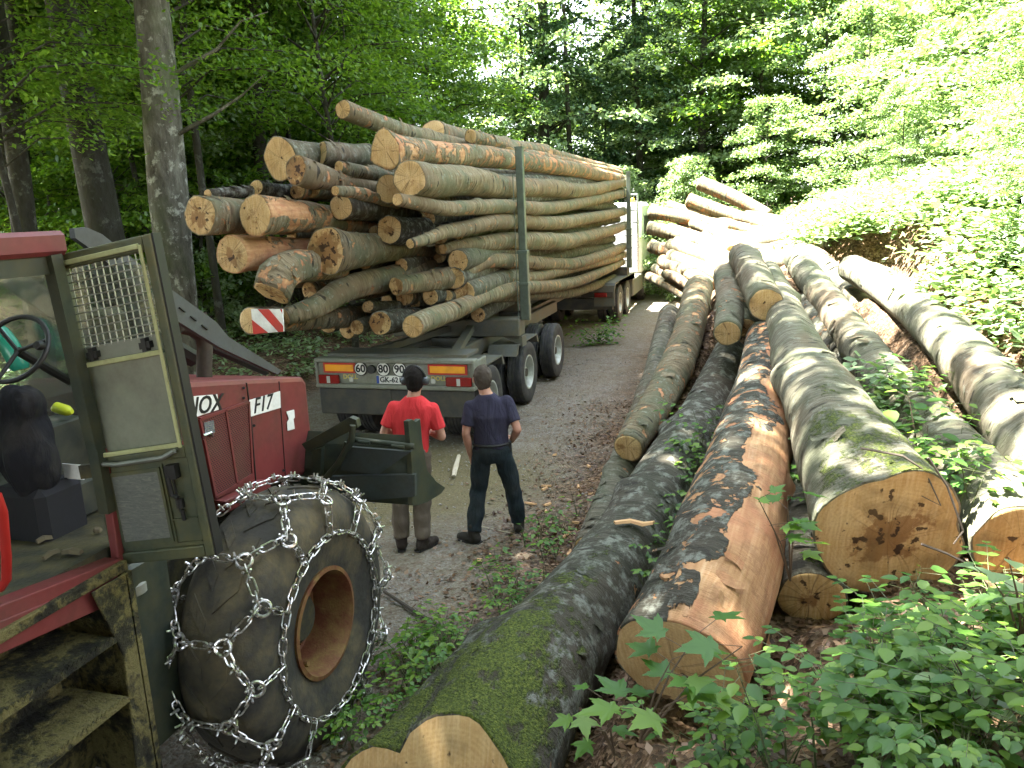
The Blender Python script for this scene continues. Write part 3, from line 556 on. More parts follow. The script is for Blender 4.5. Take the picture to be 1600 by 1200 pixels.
for i, (x, z) in enumerate(FY):
    dm = rl.uniform(.2, .36); y0 = rl.uniform(9.7, 12.0); y1 = rl.uniform(22.8, 24.2)
    if x > -4.2: y0 += .8
    zc = 0 if z < 3.5 else -.12
    pts = [(Vector((x+rl.uniform(-.05, .05), y0, z+zc)), dm), (Vector((x+rl.uniform(-.1, .1), (y0+y1)/2, z+.1+zc)), dm), (Vector((x, y1, z+zc-.05)), dm*.8)]
    make_log('dark log deep inside the truck load', pts, GL+', deep inside', peel=rl.uniform(0, .3), tone=rl.uniform(.2, .8), seed=200+i*1.7, seg=12, rings=18, wander=.05, stain=.3, ends='ab')
# ------------------------------------------------------------------ trees
def leaf_quads(C, L, Nrm, Dir, W=.62):
    """C (n,3) centres, L (n,) lengths, Nrm (n,3) normals, Dir (n,3): diamond leaves"""
    Dir = Dir/np.linalg.norm(Dir, axis=1, keepdims=True); side = np.cross(Nrm, Dir); side /= np.linalg.norm(side, axis=1, keepdims=True)+1e-9
    l = L[:, None]; V = np.stack([C-Dir*l*.5, C+side*l*W*.5-Dir*l*.06, C+Dir*l*.55, C-side*l*W*.5-Dir*l*.06], 1)
    return V.reshape(-1, 3)
def crown_arrays(rs, h0, h1, R, nbr, per, L, flat=.22, droop=.25, shape='beech'):
    Cs = []; Ds = []; tw = []
    for b in range(nbr):
        t = rs.uniform(0, 1); h = h0+(h1-h0)*t; a = rs.uniform(0, 2*PI)
        if shape == 'beech': rad = R*(.45+.75*math.sin(PI*min(1, .15+t*.85))**.8)*rs.uniform(.55, 1.1)
        elif shape == 'conifer': rad = R*(1.05-t)*rs.uniform(.8, 1.1)+.15
        else: rad = R*math.sqrt(max(0, 1-(2*t-1)**2))*rs.uniform(.6, 1.1)+.3
        dr = np.array([math.cos(a), math.sin(a)]); n = int(per*max(.35, rad/R))
        s = rs.uniform(.12, 1, n)**.75; lat = rs.normal(0, .17, n)*rad*(1.15-s*.75)
        up = (.18 if shape != 'conifer' else -.15); zc = h + up*rad*s - droop*rad*s*s + rs.normal(0, flat*.45, n) - np.abs(lat)*.12
        x = dr[0]*s*rad - dr[1]*lat; y = dr[1]*s*rad + dr[0]*lat
        Cs.append(np.stack([x, y, zc], 1)); Ds.append(np.tile([dr[0], dr[1], -.2], (n, 1)) + rs.normal(0, .6, (n, 3)))
        tw.append([(dr[0]*q*rad, dr[1]*q*rad, h+up*rad*q-droop*rad*q*q-.02) for q in (0, .3, .6, .92)])
    C = np.concatenate(Cs); D = np.concatenate(Ds); n = len(C)
    N = np.stack([rs.normal(0, .42, n), rs.normal(0, .42, n), np.ones(n)], 1)
    return leaf_quads(C, rs.uniform(.75, 1.25, n)*L, N, D), tw
TREE = {}
def crown_mesh(key, mat, seed, **k):
    rs = np.random.RandomState(seed); V, tw = crown_arrays(rs, **k)
    me = np_mesh('crown_'+key, V, np.arange(len(V)).reshape(-1, 4), mat); return me, tw
def trunk_mesh(key, tw, H, r0, r1, lean=.0, every=1, br=.02):
    rs = random.Random(hash(key) % 1000 if False else len(key)*7); b = MB(); pts = []; rr = []
    for i in range(13):
        t = i/12; pts.append((lean*t*H+.12*math.sin(t*5+r0*9), .1*math.sin(t*4.2+1), -.3+t*(H+.3))); rr.append((r0+(r1-r0)*t)*(1+.5*math.exp(-t*18)))
    b.tube(pts, rr, 14)
    for q in tw[::every]:
        L = math.hypot(q[-1][0], q[-1][1]); c = pts[min(12, max(0, int(q[0][2]/H*12)))]
        P = [(c[0]*.9, c[1]*.9, q[0][2]-.15*L)] + [(x+c[0]*(1-i/4), y+c[1]*(1-i/4), z) for i, (x, y, z) in enumerate(q[1:])]
        r = br*max(.5, L/3); b.tube(P, [r, r*.7, r*.45, r*.2], 5, caps=False)
    me = bpy.data.meshes.new('trunk_'+key); me.from_pydata([tuple(v) for v in b.v], [], b.f); me.polygons.foreach_set('use_smooth', [True]*len(me.polygons)); me.materials.append(TRUNK); return me
def variant(key, mat, seed, H, r0, r1, every=2, br=.025, **k):
    me, tw = crown_mesh(key, mat, seed, **k); TREE[key] = (me, trunk_mesh(key, tw, H, r0, r1, every=every, br=br))
variant('bush1', LEAF_BACKLIT, 1, 8.5, .09, .02, h0=.3, h1=9, R=2.8, nbr=120, per=190, L=.14)
variant('bush2', LEAF, 2, 10, .12, .02, h0=.6, h1=12, R=3.3, nbr=140, per=200, L=.155)
variant('bush3', LEAF_SUNLIT, 3, 7, .07, .02, h0=.2, h1=8, R=2.8, nbr=115, per=190, L=.14)
variant('tall1', LEAF, 4, 17, .24, .06, h0=5.5, h1=18, R=3.8, nbr=120, per=170, L=.17, every=2, br=.04)
variant('tall2', LEAF, 5, 16, .2, .05, h0=3.0, h1=17, R=3.6, nbr=130, per=180, L=.17, every=2, br=.035)
variant('tall3', LEAF_SUNLIT, 14, 16, .2, .05, h0=2.6, h1=17, R=3.6, nbr=130, per=180, L=.16, every=2, br=.035)
variant('limbs', LEAF_BACKLIT, 15, 9, .07, .02, h0=4.3, h1=8.6, R=2.9, nbr=48, per=330, L=.078, every=1)
variant('conifer', LEAF_D, 6, 15, .16, .02, h0=.8, h1=15.5, R=3.0, nbr=170, per=190, L=.16, flat=.1, droop=.35, shape='conifer')
variant('canopy', LEAF, 7, 14, .26, .1, h0=8.2, h1=14, R=4.3, nbr=88, per=130, L=.22, every=3, br=.05)
variant('slim', LEAF, 8, 9, .05, .015, h0=1.4, h1=10, R=2.0, nbr=80, per=140, L=.12)
rt = random.Random(77)
TREES = []
def tree(kind, x, y, label, sc=1., group='beech trees of the forest', rz=None, name='beech_tree', lean=0, z=None, mat=None, cat='tree'):
    z0 = gz(x, y) if z is None else z
    r = thing(name, label, cat, (x, y, z0), group); r.rotation_euler = (lean, 0, rt.uniform(0, 6.28) if rz is None else rz); r.scale = (sc, sc, sc*rt.uniform(.92, 1.08))
    cr, tr = TREE[kind]
    a = link('trunk', tr, None, r); b = link('crown', cr, None, r)
    TREES.append(r); return r
# --- trees that show singly (left of the truck); trunk base found on the forest floor
def big_trunk(label, px0, py0, px1, py1, X0, diam, H=16, kind=None, name='beech_tree', cat='tree', bend=.1, limbs=(), fork=None, pale=0.):
    """trunk through pixel (px0,py0) low and (px1,py1) high, standing at world y=X0"""
    a = ony(px0, py0, X0); b = ony(px1, py1, X0); zb = gz(a.x, X0); d = (b-a)/(b.z-a.z)
    base = a+d*(zb-.2-a.z); r = thing(name, label, cat, (base.x, base.y, zb), 'single beech trunks left of the truck')
    m = MB(); pts = []; rr = []; rs = random.Random(px0)
    for i in range(22):
        t = i/21; p = base + d*(t*H); p += Vector((math.sin(t*7+px0)*bend, math.cos(t*5+px0)*bend, 0)); pts.append(p); rr.append(diam/2*(1.12-.5*t)*(1+.45*math.exp(-t*22)))
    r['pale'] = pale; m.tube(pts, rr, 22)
    for (hz, az, ln, rise) in limbs:
        i = min(20, int(hz/H*21)); c = pts[i]; dv = Vector((math.cos(az), math.sin(az), rise)); q = [c+dv*(ln*s)+Vector((0, 0, .12*ln*s*s))+Vector((rs.uniform(-.1, .1), 0, rs.uniform(-.1, .1)))*s for s in (0, .25, .5, .75, 1)]
        m.tube(q, [rr[i]*.16*(1-.8*s) for s in (0, .25, .5, .75, 1)], 8)
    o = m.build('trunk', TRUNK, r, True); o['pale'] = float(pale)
    # fine lumps
    me = o.data
    for v in me.vertices:
        n_ = noise.noise(v.co*3.1)*.035*diam/.5; v.co.x += n_; v.co.y += n_*.6
    sc = H/17; c = link('crown', TREE['tall1'][0], None, r); c.location = (d.x*2, 0, 1.2+rs.uniform(0, 1)); c.rotation_euler.z = rs.uniform(0, 6)
    return r
big_trunk('thick leaning beech trunk with pale lichen patches, right behind the tractor door', 268, 330, 228, 40, 9.3, .50, pale=1., limbs=[(4.6, 0.1, 1.6, .3), (5.4, .4, 1.5, .5)])
big_trunk('dark mossy beech trunk left of the lichen patched one', 172, 330, 140, 60, 11.8, .36, limbs=[(5.6, 2.0, 1.8, .9)])
big_trunk('beech trunk at the left edge above the red cab roof', 30, 330, -5, 130, 9.6, .3)
big_trunk('slim beech trunk close to the left edge one', 48, 330, 20, 120, 13, .22)
big_trunk('slender beech stem with spreading limbs over the left butts of the load', 400, 200, 378, 20, 16.5, .30, limbs=[(5.5, .2, 3, .9), (6, 2.8, 3, .9), (7, .5, 2.5, 1.1)])
big_trunk('slender dark beech stem beside the one with spreading limbs', 421, 200, 405, 20, 17.2, .24, limbs=[(6.2, .1, 2.4, .8)])
big_trunk('sunlit pale beech trunk behind the top of the load', 510, 200, 486, 60, 22, .44, pale=1.)
big_trunk('thin beech stem far behind between the two thick left trunks', 118, 300, 112, 100, 19, .26)
big_trunk('far thin beech stem in the gap left of the dark mossy trunk', 96, 260, 80, 120, 24, .3)
big_trunk('slim dark beech stem left of the slender one with spreading limbs', 338, 200, 322, 20, 19, .2, limbs=[(6.2, .3, 2, .8), (7.4, 2.6, 2, .7)])
big_trunk('slim dark beech stem over the tall flat butt of the load', 455, 200, 446, 20, 20, .18, limbs=[(7, 2.9, 2, .7)])
big_trunk('slim mossy stem right of the thick lichen patched trunk', 322, 300, 300, 60, 14, .15)
big_trunk('slim dark stem between the left edge trunks and the mossy one', 76, 320, 58, 100, 16, .17)
big_trunk('slim dark stem close left of the thick lichen patched trunk', 205, 330, 192, 60, 17, .18, limbs=[(6.5, .3, 2, .8)])
# --- canopy trees: stand outside the picture or reach over it; they shade the near road
GC = 'tall beeches whose crowns close over the road'
for (x, y, s) in [(-9.6, 2.0, 1.5), (-9.4, 6.0, 1.45), (-10.5, 11, 1.25), (-8.4, -1.5, 1.3), (-5.5, -4.0, 1.2), (-1, -4.5, 1.1), (4.6, -3, 1.1), (-15, 0, 1.3)]:
    tree('canopy', x, y, 'unseen tall beech added around the camera to block sky light', s, GC)
for (x, y, s) in [(-9, -7, 1.3), (-3.5, -8.5, 1.3), (2.5, -7.5, 1.3), (8.5, -5, 1.3), (9, 1, 1.2), (-17, -6, 1.4)]:  # unseen trees added behind and beside the camera to block sky light
    tree('tall1', x, y, 'unseen tall beech added around the camera to block sky light', s, GC)
for (x, y) in [(-12, -2), (-7.5, -6), (3.5, -5), (7.5, -1.5), (-16, 3), (0, -8)]: tree('bush1', x, y, 'unseen tall beech added around the camera to block sky light', 1.1, GC)
def bank_shrubs():
    n = 0
    while n < 34:
        x = 3.0+9*rt.random(); y = rt.uniform(9, 25)
        if np.min(np.hypot(CA[:, 0]-x, CA[:, 1]-y)) < 1.2 or np.min(np.hypot(CA[:, 4]-x, CA[:, 5]-y)) < 1.2: continue
        tree('bush3', x, y, 'small sunlit shrub on the bank right of the pile', rt.uniform(.2, .42), 'small sunlit shrubs on the right bank', name='bank_shrub', cat='shrub'); n += 1
bank_shrubs()
# --- understory and forest
def scatter(n, x0, x1, y0, y1, kinds, label, group, smin=.8, smax=1.25, mind=1.7, bad=None, name='beech_tree', cat='tree'):
    pts = []; k = 0; tries = 0
    while len(pts) < n and tries < n*60:
        tries += 1; x = rt.uniform(x0, x1); y = rt.uniform(y0, y1)
        if bad and bad(x, y): continue
        if any((x-a)**2+(y-b)**2 < mind**2 for a, b in pts): continue
        v = Vector((x, y, gz(x, y)+3))-CAM; dz = v.dot(FWD)
        if dz < 3 or abs(v.dot(RGT)/dz*F) > 800+2600/dz: continue
        pts.append((x, y)); tree(rt.choice(kinds), x, y, label, rt.uniform(smin, smax), group, name=name, cat=cat)
road = lambda x, y: -8.6 < x < 6 and y < 32
scatter(28, -24, -8.8, 9, 30, ['bush1', 'bush3', 'bush2', 'bush3', 'slim'], 'leafy young beech in the forest left of the truck', 'young beeches left of the truck', .75, 1.1, 1.6, lambda x, y: y < 13 and x > -13.5)
scatter(15, -34, -13, 22, 42, ['bush2', 'bush3', 'tall2'], 'leafy beech deep in the forest on the left', 'beeches deep in the left forest', .9, 1.3, 2.6)
scatter(24, -16, 9, 31, 48, ['bush2', 'bush3', 'bush3', 'tall3'], 'leafy tree behind the truck where the road bends', 'trees behind the road bend', 1., 1.5, 2.1, road)
for (x, y, s, lb) in [(-4.8, 29.5, .62, 'low sunlit bush right above the rear end of the load'), (-2.2, 28.2, .6, 'low sunlit bush above the white truck cab'), (.4, 29.6, .7, 'low sunlit bush behind the topmost log of the pile'), (3.2, 27, .8, 'tallest low sunlit bush, right behind the log pile'), (-7.6, 29, .6, 'low sunlit bush behind the middle of the load')]: tree('bush3', x, y, lb, s, 'low sunlit bushes at the road bend', name='sunlit_bush', cat='bush')
for (x, y, s, lb) in [(-9.6, 8.4, 1., 'young beech with bright sprays above the red cab roof'), (-8.9, 11., 1.05, 'young beech with bright sprays right of the lichen patched trunk'), (-11.5, 10.2, 1., 'young beech with bright sprays before the dark mossy trunk'), (-8.6, 15.5, 1.1, 'young beech with bright sprays over the highest load log'), (-12.5, 14, 1.1, 'young beech with bright sprays behind the lichen patched trunk')]: tree('limbs', x, y, lb, s, 'young beeches with bright sprays at the left')
scatter(40, 5.5, 24, 11, 40, ['bush3', 'bush3', 'bush3', 'tall3'], 'sunlit tree on the slope right of the log pile', 'sunlit trees on the right slope', .8, 1.25, 2.3, lambda x, y: x < 5.2 or (y < 15 and x < 8))
for (x, y, s, lb) in [(-7.2, 32, 1.0, 'dark conifer directly behind the middle of the load top'), (-4.6, 33.5, 1.15, 'dark conifer above the truck cab'), (-1.0, 36, 1.1, 'dark conifer above the tip of the sunlit pile'), (-9.8, 35, .9, 'dark conifer farthest left of the dark group')]:
    tree('conifer', x, y, lb, s, 'dark conifers behind the load', name='fir_tree')
# ------------------------------------------------------------------ timber truck: trailer (near) and tractor unit (far)
STEEL = plain('dirty_grey_steel', (.10, .105, .09), .6, .2, .7, 4, (.16, .13, .07)); STEELD = plain('dark_chassis', (.035, .035, .032), .6, .1, .6, 5, (.1, .085, .05))
STAKE = plain('stake_steel', (.12, .15, .12), .45, .5, .5, 3, (.05, .05, .035)); PALE = plain('dusty_frame', (.19, .2, .165), .6, .1, .6, 4, (.14, .12, .07))
RUB = plain('tyre_rubber', (.028, .028, .029), .75, 0, .5, 8, (.12, .11, .09), .3); RIMW = plain('pale_rim', (.45, .47, .42), .45, .3, .6, 5, (.16, .13, .07))
ORANGE = plain('reflector_orange', (.85, .36, .02), .35, 0, .25, 5); REDM = plain('reflector_red', (.5, .03, .02), .35, 0, .3, 5); WHITE = plain('sign_white', (.75, .75, .7), .45, 0, .3, 6); BLACK = plain('black_paint', (.012, .012, .012), .5, 0, .1)
LAMPR = plain('tail_lamp_red', (.22, .012, .01), .2, 0, .3, 8); LAMPC = plain('clear_lamp', (.5, .5, .45), .2, 0, .2); YEL = plain('yellow_letter', (.5, .42, .12), .5, 0, .4); BLUEP = plain('plate_blue', (.02, .06, .3), .4, 0, .1)
CABW = plain('white_cab_paint', (.72, .75, .76), .3, 0, .2, 3); CHR = plain('bright_tube', (.5, .52, .54), .25, .8, .1)
def text_mesh(name, s, size, mat, pos, right, up, parent, shear=0, bold=.0, align='CENTER', depth=.002):
    cu = bpy.data.curves.new(name, 'FONT'); cu.body = s; cu.size = size; cu.align_x = align; cu.align_y = 'CENTER'; cu.shear = shear; cu.offset = bold; cu.extrude = depth; cu.resolution_u = 3
    to = bpy.data.objects.new(name, cu); COL.objects.link(to); dg = bpy.context.evaluated_depsgraph_get(); dg.update()
    me = bpy.data.meshes.new_from_object(to.evaluated_get(dg)); bpy.data.objects.remove(to); me.materials.clear(); me.materials.append(mat)
    r = Vector(right).normalized(); u = Vector(up); u = (u-r*u.dot(r)).normalized(); n = r.cross(u); rt_ = root_of(parent)
    M = Matrix((r, u, n)).transposed().to_4x4(); M.translation = Vector(pos); me.transform(Matrix.Translation(-rt_.location) @ M)
    return link(name, me, mat, parent)
def road_wheel(parent, c, out=1, R=.53, W=.27):
    c = Vector(c); b = MB(); rr = .285; p = [(rr, -W*.42), (R-.13, -W*.52), (R-.05, -W*.5), (R-.012, -W*.44)]
    for g in (-.3, -.1, .1, .3): p += [(R, (g-.075)*W), (R-.014, (g-.05)*W), (R-.014, (g-.02)*W), (R, (g+.0)*W)]
    p += [(R-.012, W*.44), (R-.05, W*.5), (R-.13, W*.52), (rr, W*.42), (rr-.01, 0), (rr, -W*.42)]
    b.lathe(c, (1, 0, 0), p, 40); ty = b.build('wheel', RUB, parent, True)
    b = MB(); b.lathe(c, (out, 0, 0), [(rr+.012, W*.40), (rr+.012, W*.46), (rr-.015, W*.46), (rr-.04, W*.2), (rr-.05, -W*.15), (.17, -W*.3), (.13, -W*.28), (.125, W*.1), (.09, W*.2), (0.001, W*.2)], 32)
    for k in range(10):
        a = 2*PI*k/10; q = c+Vector((-out*W*.27, math.cos(a)*.165, math.sin(a)*.165)); b.tube([q, q+Vector((out*.035, 0, 0))], .014, 6)
    b.build('rim', RIMW, ty, True); return ty
T = thing('log_trailer', 'rear trailer of the timber truck with orange reflector panels and double tyres', 'trailer', (-4.8, 9.9, 0))
XR, XL = -3.6, -6.02; YB = 9.86
def bz(py): return .45 + (655-py)*.0085
def bx(px): return XL + (px-492)/(745-492)*(XR-XL)
b = MB(); b.bb((XL, YB, .93), (XR, YB+.06, 1.24), .01); b.bb((XL-.01, YB-.04, 1.24), (XR+.01, YB+.14, 1.30), .012); b.bb((XL-.01, YB-.05, .87), (XR+.01, YB+.12, .93), .012)
b.bb((XR-.03, YB-.03, .9), (XR+.012, YB+.5, 1.27), .01); b.bb((XL-.012, YB-.03, .9), (XL+.03, YB+.5, 1.27), .01); b.build('rear_panel', PALE, T)
b = MB(); b.bb((XL+.02, YB-.02, .48), (XR-.02, YB+.03, .868), .015); b.bb((-4.9, YB-.03, .5), (-4.86, YB-.02, .86)); b.build('underrun_guard', STEELD, T)
for x0, x1 in ((505, 558), (675, 735)):
    b = MB(); b.bb((bx(x0), YB-.022, 1.09), (bx(x1), YB, 1.235)); f = b.build('reflector_panel', REDM, T); b = MB(); b.bb((bx(x0)+.03, YB-.03, 1.115), (bx(x1)-.03, YB-.0225, 1.21)); b.build('orange_field', ORANGE, f)
for i, (px, s, r) in enumerate(((567, '60', .1), (604, '80', .105), (630, '90', .105))):
    c = Vector((bx(px), YB-.012, 1.155)); b = MB(); b.lathe(c, (0, -1, 0), [(.001, .012), (r, .012), (r, -.01)], 28); d = b.build('speed_disc', WHITE, T); b = MB(); b.lathe(c, (0, -1, 0), [(r-.012, .0135), (r, .0135), (r+.002, 0)], 28); b.build('disc_ring', BLACK, d)
    text_mesh('number', s, .155, BLACK, c+Vector((0, -.015, 0)), (1, 0, 0), (0, 0, 1), d, bold=.004)
b = MB(); b.bb((bx(592), YB-.02, .945), (bx(646), YB, 1.06)); pl_ = b.build('number_plate', WHITE, T); b = MB(); b.bb((bx(592), YB-.023, .947), (bx(596), YB-.0205, 1.058)); b.build('blue_band', BLUEP, pl_)
text_mesh('plate_lettering', 'GK-621-Y', .105, BLACK, (bx(620), YB-.023, 1.0), (1, 0, 0), (0, 0, 1), pl_, bold=.002)
for px in (548, 690): text_mesh('lettering', 'DOLL', .09, YEL, (bx(px), YB-.003, 1.03), (1, 0, 0), (0, 0, 1), T, bold=.003)
for x0, x1 in ((496, 530), (702, 741)):
    b = MB(); b.bb((bx(x0), YB-.05, .93), (bx(x1), YB, 1.06), .012); l = b.build('tail_lamp', LAMPR, T); b = MB(); b.bb((bx((x0+x1)/2)-.02, YB-.056, .945), (bx((x0+x1)/2)+.03, YB-.0502, 1.045)); b.build('clear_section', LAMPC, l)
for px in (550, 682): b = MB(); b.bb((bx(px)-.03, YB-.03, .965), (bx(px)+.03, YB, 1.03), .006); b.build('plate_lamp', LAMPC, T)
for px in (585, 650): b = MB(); b.tube([(bx(px), YB-.05, 1.15), (bx(px), YB, 1.15)], .06, 14); b.build('air_coupling', BLACK, T)
b = MB()
for x in (-5.25, -4.35): b.bb((x-.06, YB+.05, .95), (x+.06, 17.5, 1.2), .01)
for y in (10.6, 11.7, 13.8, 16): b.bb((-5.25, y-.05, 1.0), (-4.35, y+.05, 1.15))
b.bb((-4.9, 16, .95), (-4.7, 21.4, 1.12)); b.build('chassis', STEEL, T, bevel=.008)
b = MB(); b.bb((XL+.1, 12.25, 1.22), (XR-.05, 12.6, 1.52), .02); b.prism([(-5.3, 12.2, 1.2), (-4.3, 12.2, 1.2), (-4.5, 12.2, 1.0), (-5.1, 12.2, 1.0)], (0, .45, 0)); b.prism([(-3.95, 12.3, 1.22), (-3.62, 12.3, 1.22), (-3.62, 12.3, 1.05)], (0, .25, 0)); b.build('bolster', STEEL, T)
b = MB(); b.beam((-5.5, 10.1, 1.28), (-4.9, 12.3, 1.36), .12, .1); b.beam((-4.0, 10.1, 1.28), (-4.5, 12.3, 1.38), .12, .1); b.bb((-5.9, 10.0, 1.3), (-3.75, 10.5, 1.34)); b.build('deck_plate', STEEL, T)
def stake(parent, x, y, z0, z1, zm, s=1.):
    b = MB(); b.bb((x-.075*s, y-.06*s, z0), (x+.075*s, y+.06*s, zm), .012); b.bb((x-.06*s, y-.05*s, zm-.003), (x+.06*s, y+.05*s, z1), .01); b.bb((x-.085*s, y-.075*s, zm-.06), (x+.085*s, y+.075*s, zm), .008)
    b.bb((x-.085*s, y-.07*s, z0+.55), (x+.085*s, y+.07*s, z0+.6), .006); b.bb((x-.07*s, y-.06*s, z1-.012), (x+.07*s, y+.06*s, z1+.012)); b.prism([(x-.2*s, y-.05, z0), (x+.08*s, y-.05, z0-.02), (x+.08*s, y-.05, z0+.25), (x+.02, y-.05, z0+.02)], (0, .1, 0))
    b.tube([(x-.1*s, y-.08*s, z0), (x-.1*s, y-.08*s, z1-.4)], .008, 5); return b.build('stake', STAKE, parent)
stake(T, XR+.02, 12.42, 1.5, 4.22, 2.62); stake(T, XL-.02, 12.42, 1.5, 4.22, 2.62)
for y in (10.72, 12.78, 14.9):
    b = MB(); b.tube([(-5.9, y, .52), (-3.7, y, .52)], .07, 10); b.build('axle', STEELD, T)
    for x, o_ in ((-3.78, 1), (-4.12, 1), (-5.86, -1), (-5.52, -1)): road_wheel(T, (x, y, .53), o_)
b = MB()
for y in (10.72, 12.78): b.prism([(-3.66, y-.72, .93), (-3.66, y-.6, 1.1), (-3.66, y+.6, 1.1), (-3.66, y+.72, .93), (-3.66, y+.62, .95), (-3.66, y+.55, 1.08), (-3.66, y-.55, 1.08), (-3.66, y-.62, .95)], (-.5, 0, 0))
b.build('mudguard', STEEL, T)
# striped marker plate hanging at the end of the lowest left log
p0 = onx(395, 482, -5.52); tl, tr, br, bl = [ony(*q, p0.y-.05) for q in ((392, 483), (441, 483), (443, 518), (396, 522))]
W_ = thing('marker_plate', 'red and white striped warning plate fixed to the end of the lowest left load log', 'warning plate', (tl.x, tl.y, bl.z))
b = MB(); b.prism([tl, tr, br, bl], (0, .02, 0)); b.build('plate', WHITE, W_)
def lq(u, v): return tl.lerp(tr, u).lerp(bl.lerp(br, u), v)+Vector((0, -.004, 0))
b = MB()
for u0, u1, v0, v1, w0, w1 in ((.22, .60, 0, 0, 1.05, .68),): b.prism([lq(.22, .0), lq(.58, 0), lq(1, .75), lq(1, 1), lq(.83, 1)], (0, .003, 0))
b.prism([lq(0, .42), lq(.5, 1), lq(0, 1)], (0, .003, 0)); b.prism([lq(.93, 0), lq(1, 0), lq(1, .2)], (0, .003, 0)); b.build('red_stripe', REDM, W_)
# ---- tractor unit
K = thing('timber_truck', 'white timber truck ahead of the trailer, carrying the front of the load', 'truck', (-4.8, 24, 0))
b = MB(); b.bb((-5.3, 21.2, .85), (-4.3, 28, 1.1)); b.bb((-6.0, 23.6, 1.1), (-3.6, 24.0, 1.45)); b.bb((XL, 21.25, .5), (XR-.05, 21.35, .82)); b.bb((XL, 21.15, .85), (XR-.02, 21.3, 1.0)); b.build('chassis', STEELD, K, bevel=.01)
for x0, x1 in ((-4.15, -3.58), (-6.04, -5.47)):
    b = MB(); b.prism([(x1, 21.2, 1.0), (x1, 21.35, 1.22), (x1, 24.9, 1.22), (x1, 25.0, 1.0), (x1, 24.95, 1.18), (x1, 21.4, 1.18)], (x0-x1, 0, 0)); b.bb((x0, 21.18, .6), (x1, 21.22, 1.16)); b.build('mudguard', STEEL, K)
for x in (-3.95, -5.65): b = MB(); b.bb((x-.17, 21.08, .86), (x+.17, 21.14, .98), .01); b.build('tail_lamp', LAMPR, K)
b = MB(); b.bb((-5.0, 21.1, .88), (-4.5, 21.14, .99)); q = b.build('number_plate', PALE, K); text_mesh('plate_lettering', 'GK-621-Y', .09, BLACK, (-4.75, 21.097, .935), (1, 0, 0), (0, 0, 1), q)
stake(K, XR+.03, 23.8, 1.45, 4.22, 2.6, 1.0); stake(K, XL-.03, 23.8, 1.45, 4.22, 2.6, 1.0)
for y in (22.6, 24.0, 27.9):
    for x, o_ in ((-3.78, 1), (-5.86, -1)) + (((-4.12, 1), (-5.52, -1)) if y < 26 else ()): road_wheel(K, (x, y, .53), o_)
b = MB(); b.bb((-5.95, 26.9, .95), (-3.62, 29.2, 3.35), .12); b.build('cab', CABW, K, True)
b = MB(); b.bb((-3.618, 27.6, 2.1), (-3.6, 28.7, 2.9)); b.build('side_window', BLACK, K)
b = MB(); b.bb((-4.0, 24.9, .45), (-3.62, 27.2, 1.0), .03); b.build('side_tank', STEEL, K)
b = MB()
for x in (-5.9, -4.75, -3.66): b.tube([(x, 26.3, 1.1), (x, 26.3, 3.6)], .035, 8)
for z in (1.5, 1.9, 2.3, 2.7, 3.1, 3.6): b.tube([(-5.9, 26.3, z), (-3.66, 26.3, z)], .028, 8)
b.build('cab_guard', CHR, K)
b = MB(); b.tube([(-3.6, 28.6, 2.7), (-3.2, 28.7, 2.75)], .02, 6); b.bb((-3.3, 28.6, 2.1), (-3.1, 28.75, 2.85), .03); b.build('mirror', BLACK, K)
b = MB(); b.lathe((-4.0, 27.6, 3.35), (0, 0, 1), [(.07, 0), (.07, .12), (.03, .16), (.001, .16)], 12); b.build('beacon', ORANGE, K)
# ------------------------------------------------------------------ forestry skidder (left foreground)
SRED = plain('faded_red_paint', (.15, .028, .026), .5, 0, .55, 3.5, (.07, .035, .025)); SGRN = plain('worn_green_paint', (.05, .06, .036), .5, .1, .8, 5, (.11, .10, .035)); DGRN = plain('dark_green_steel', (.026, .034, .024), .5, .2, .7, 5, (.075, .07, .03))
MUD = plain('muddy_steel', (.028, .026, .014), .8, 0, .95, 7, (.095, .078, .028), 1.); MUDT = plain('muddy_tyre', (.026, .024, .018), .9, 0, 1., 4, (.11, .088, .045), 1.2)
YFR = plain('pale_yellow_seal', (.36, .37, .18), .5, 0, .5, 8, (.2, .19, .1)); WIRE = plain('grille_wire', (.4, .4, .36), .4, .6, .3); RUST = plain('rusty_orange_rim', (.10, .03, .009), .75, 0, 1., 9, (.17, .11, .03), .6)
SEATB = plain('black_fabric', (.012, .012, .014), .9, 0, .1); PLAST = plain('dark_plastic', (.03, .035, .03), .5, 0, .5, 6, (.1, .1, .06)); GUN = plain('gunmetal_guard', (.06, .065, .065), .6, 0, .4)
def m_glass():
    m = NT('cab_glass'); a = m.n('ShaderNodeBsdfTransparent'); a.inputs[0].default_value = (.82, .88, .84, 1); g = m.n('ShaderNodeBsdfGlossy'); g.inputs[1].default_value = .04; d = m.n('ShaderNodeBsdfDiffuse'); d.inputs[0].default_value = (.3, .32, .28, 1)
    fr = m.n('ShaderNodeFresnel'); x = m.n('ShaderNodeMixShader'); m.l(m.math('MULTIPLY_ADD', fr.outputs[0], .6, .05), x.inputs[0]); m.l(a.outputs[0], x.inputs[1]); m.l(g.outputs[0], x.inputs[2])
    y = m.n('ShaderNodeMixShader'); m.l(m.ramp(m.noise(m.obj(), 3, 5), [(.4, .06), (.7, .25)]), y.inputs[0]); m.l(x.outputs[0], y.inputs[1]); m.l(d.outputs[0], y.inputs[2]); m.l(y.outputs[0], m.out.inputs[0]); return m.m
GLASS = m_glass()
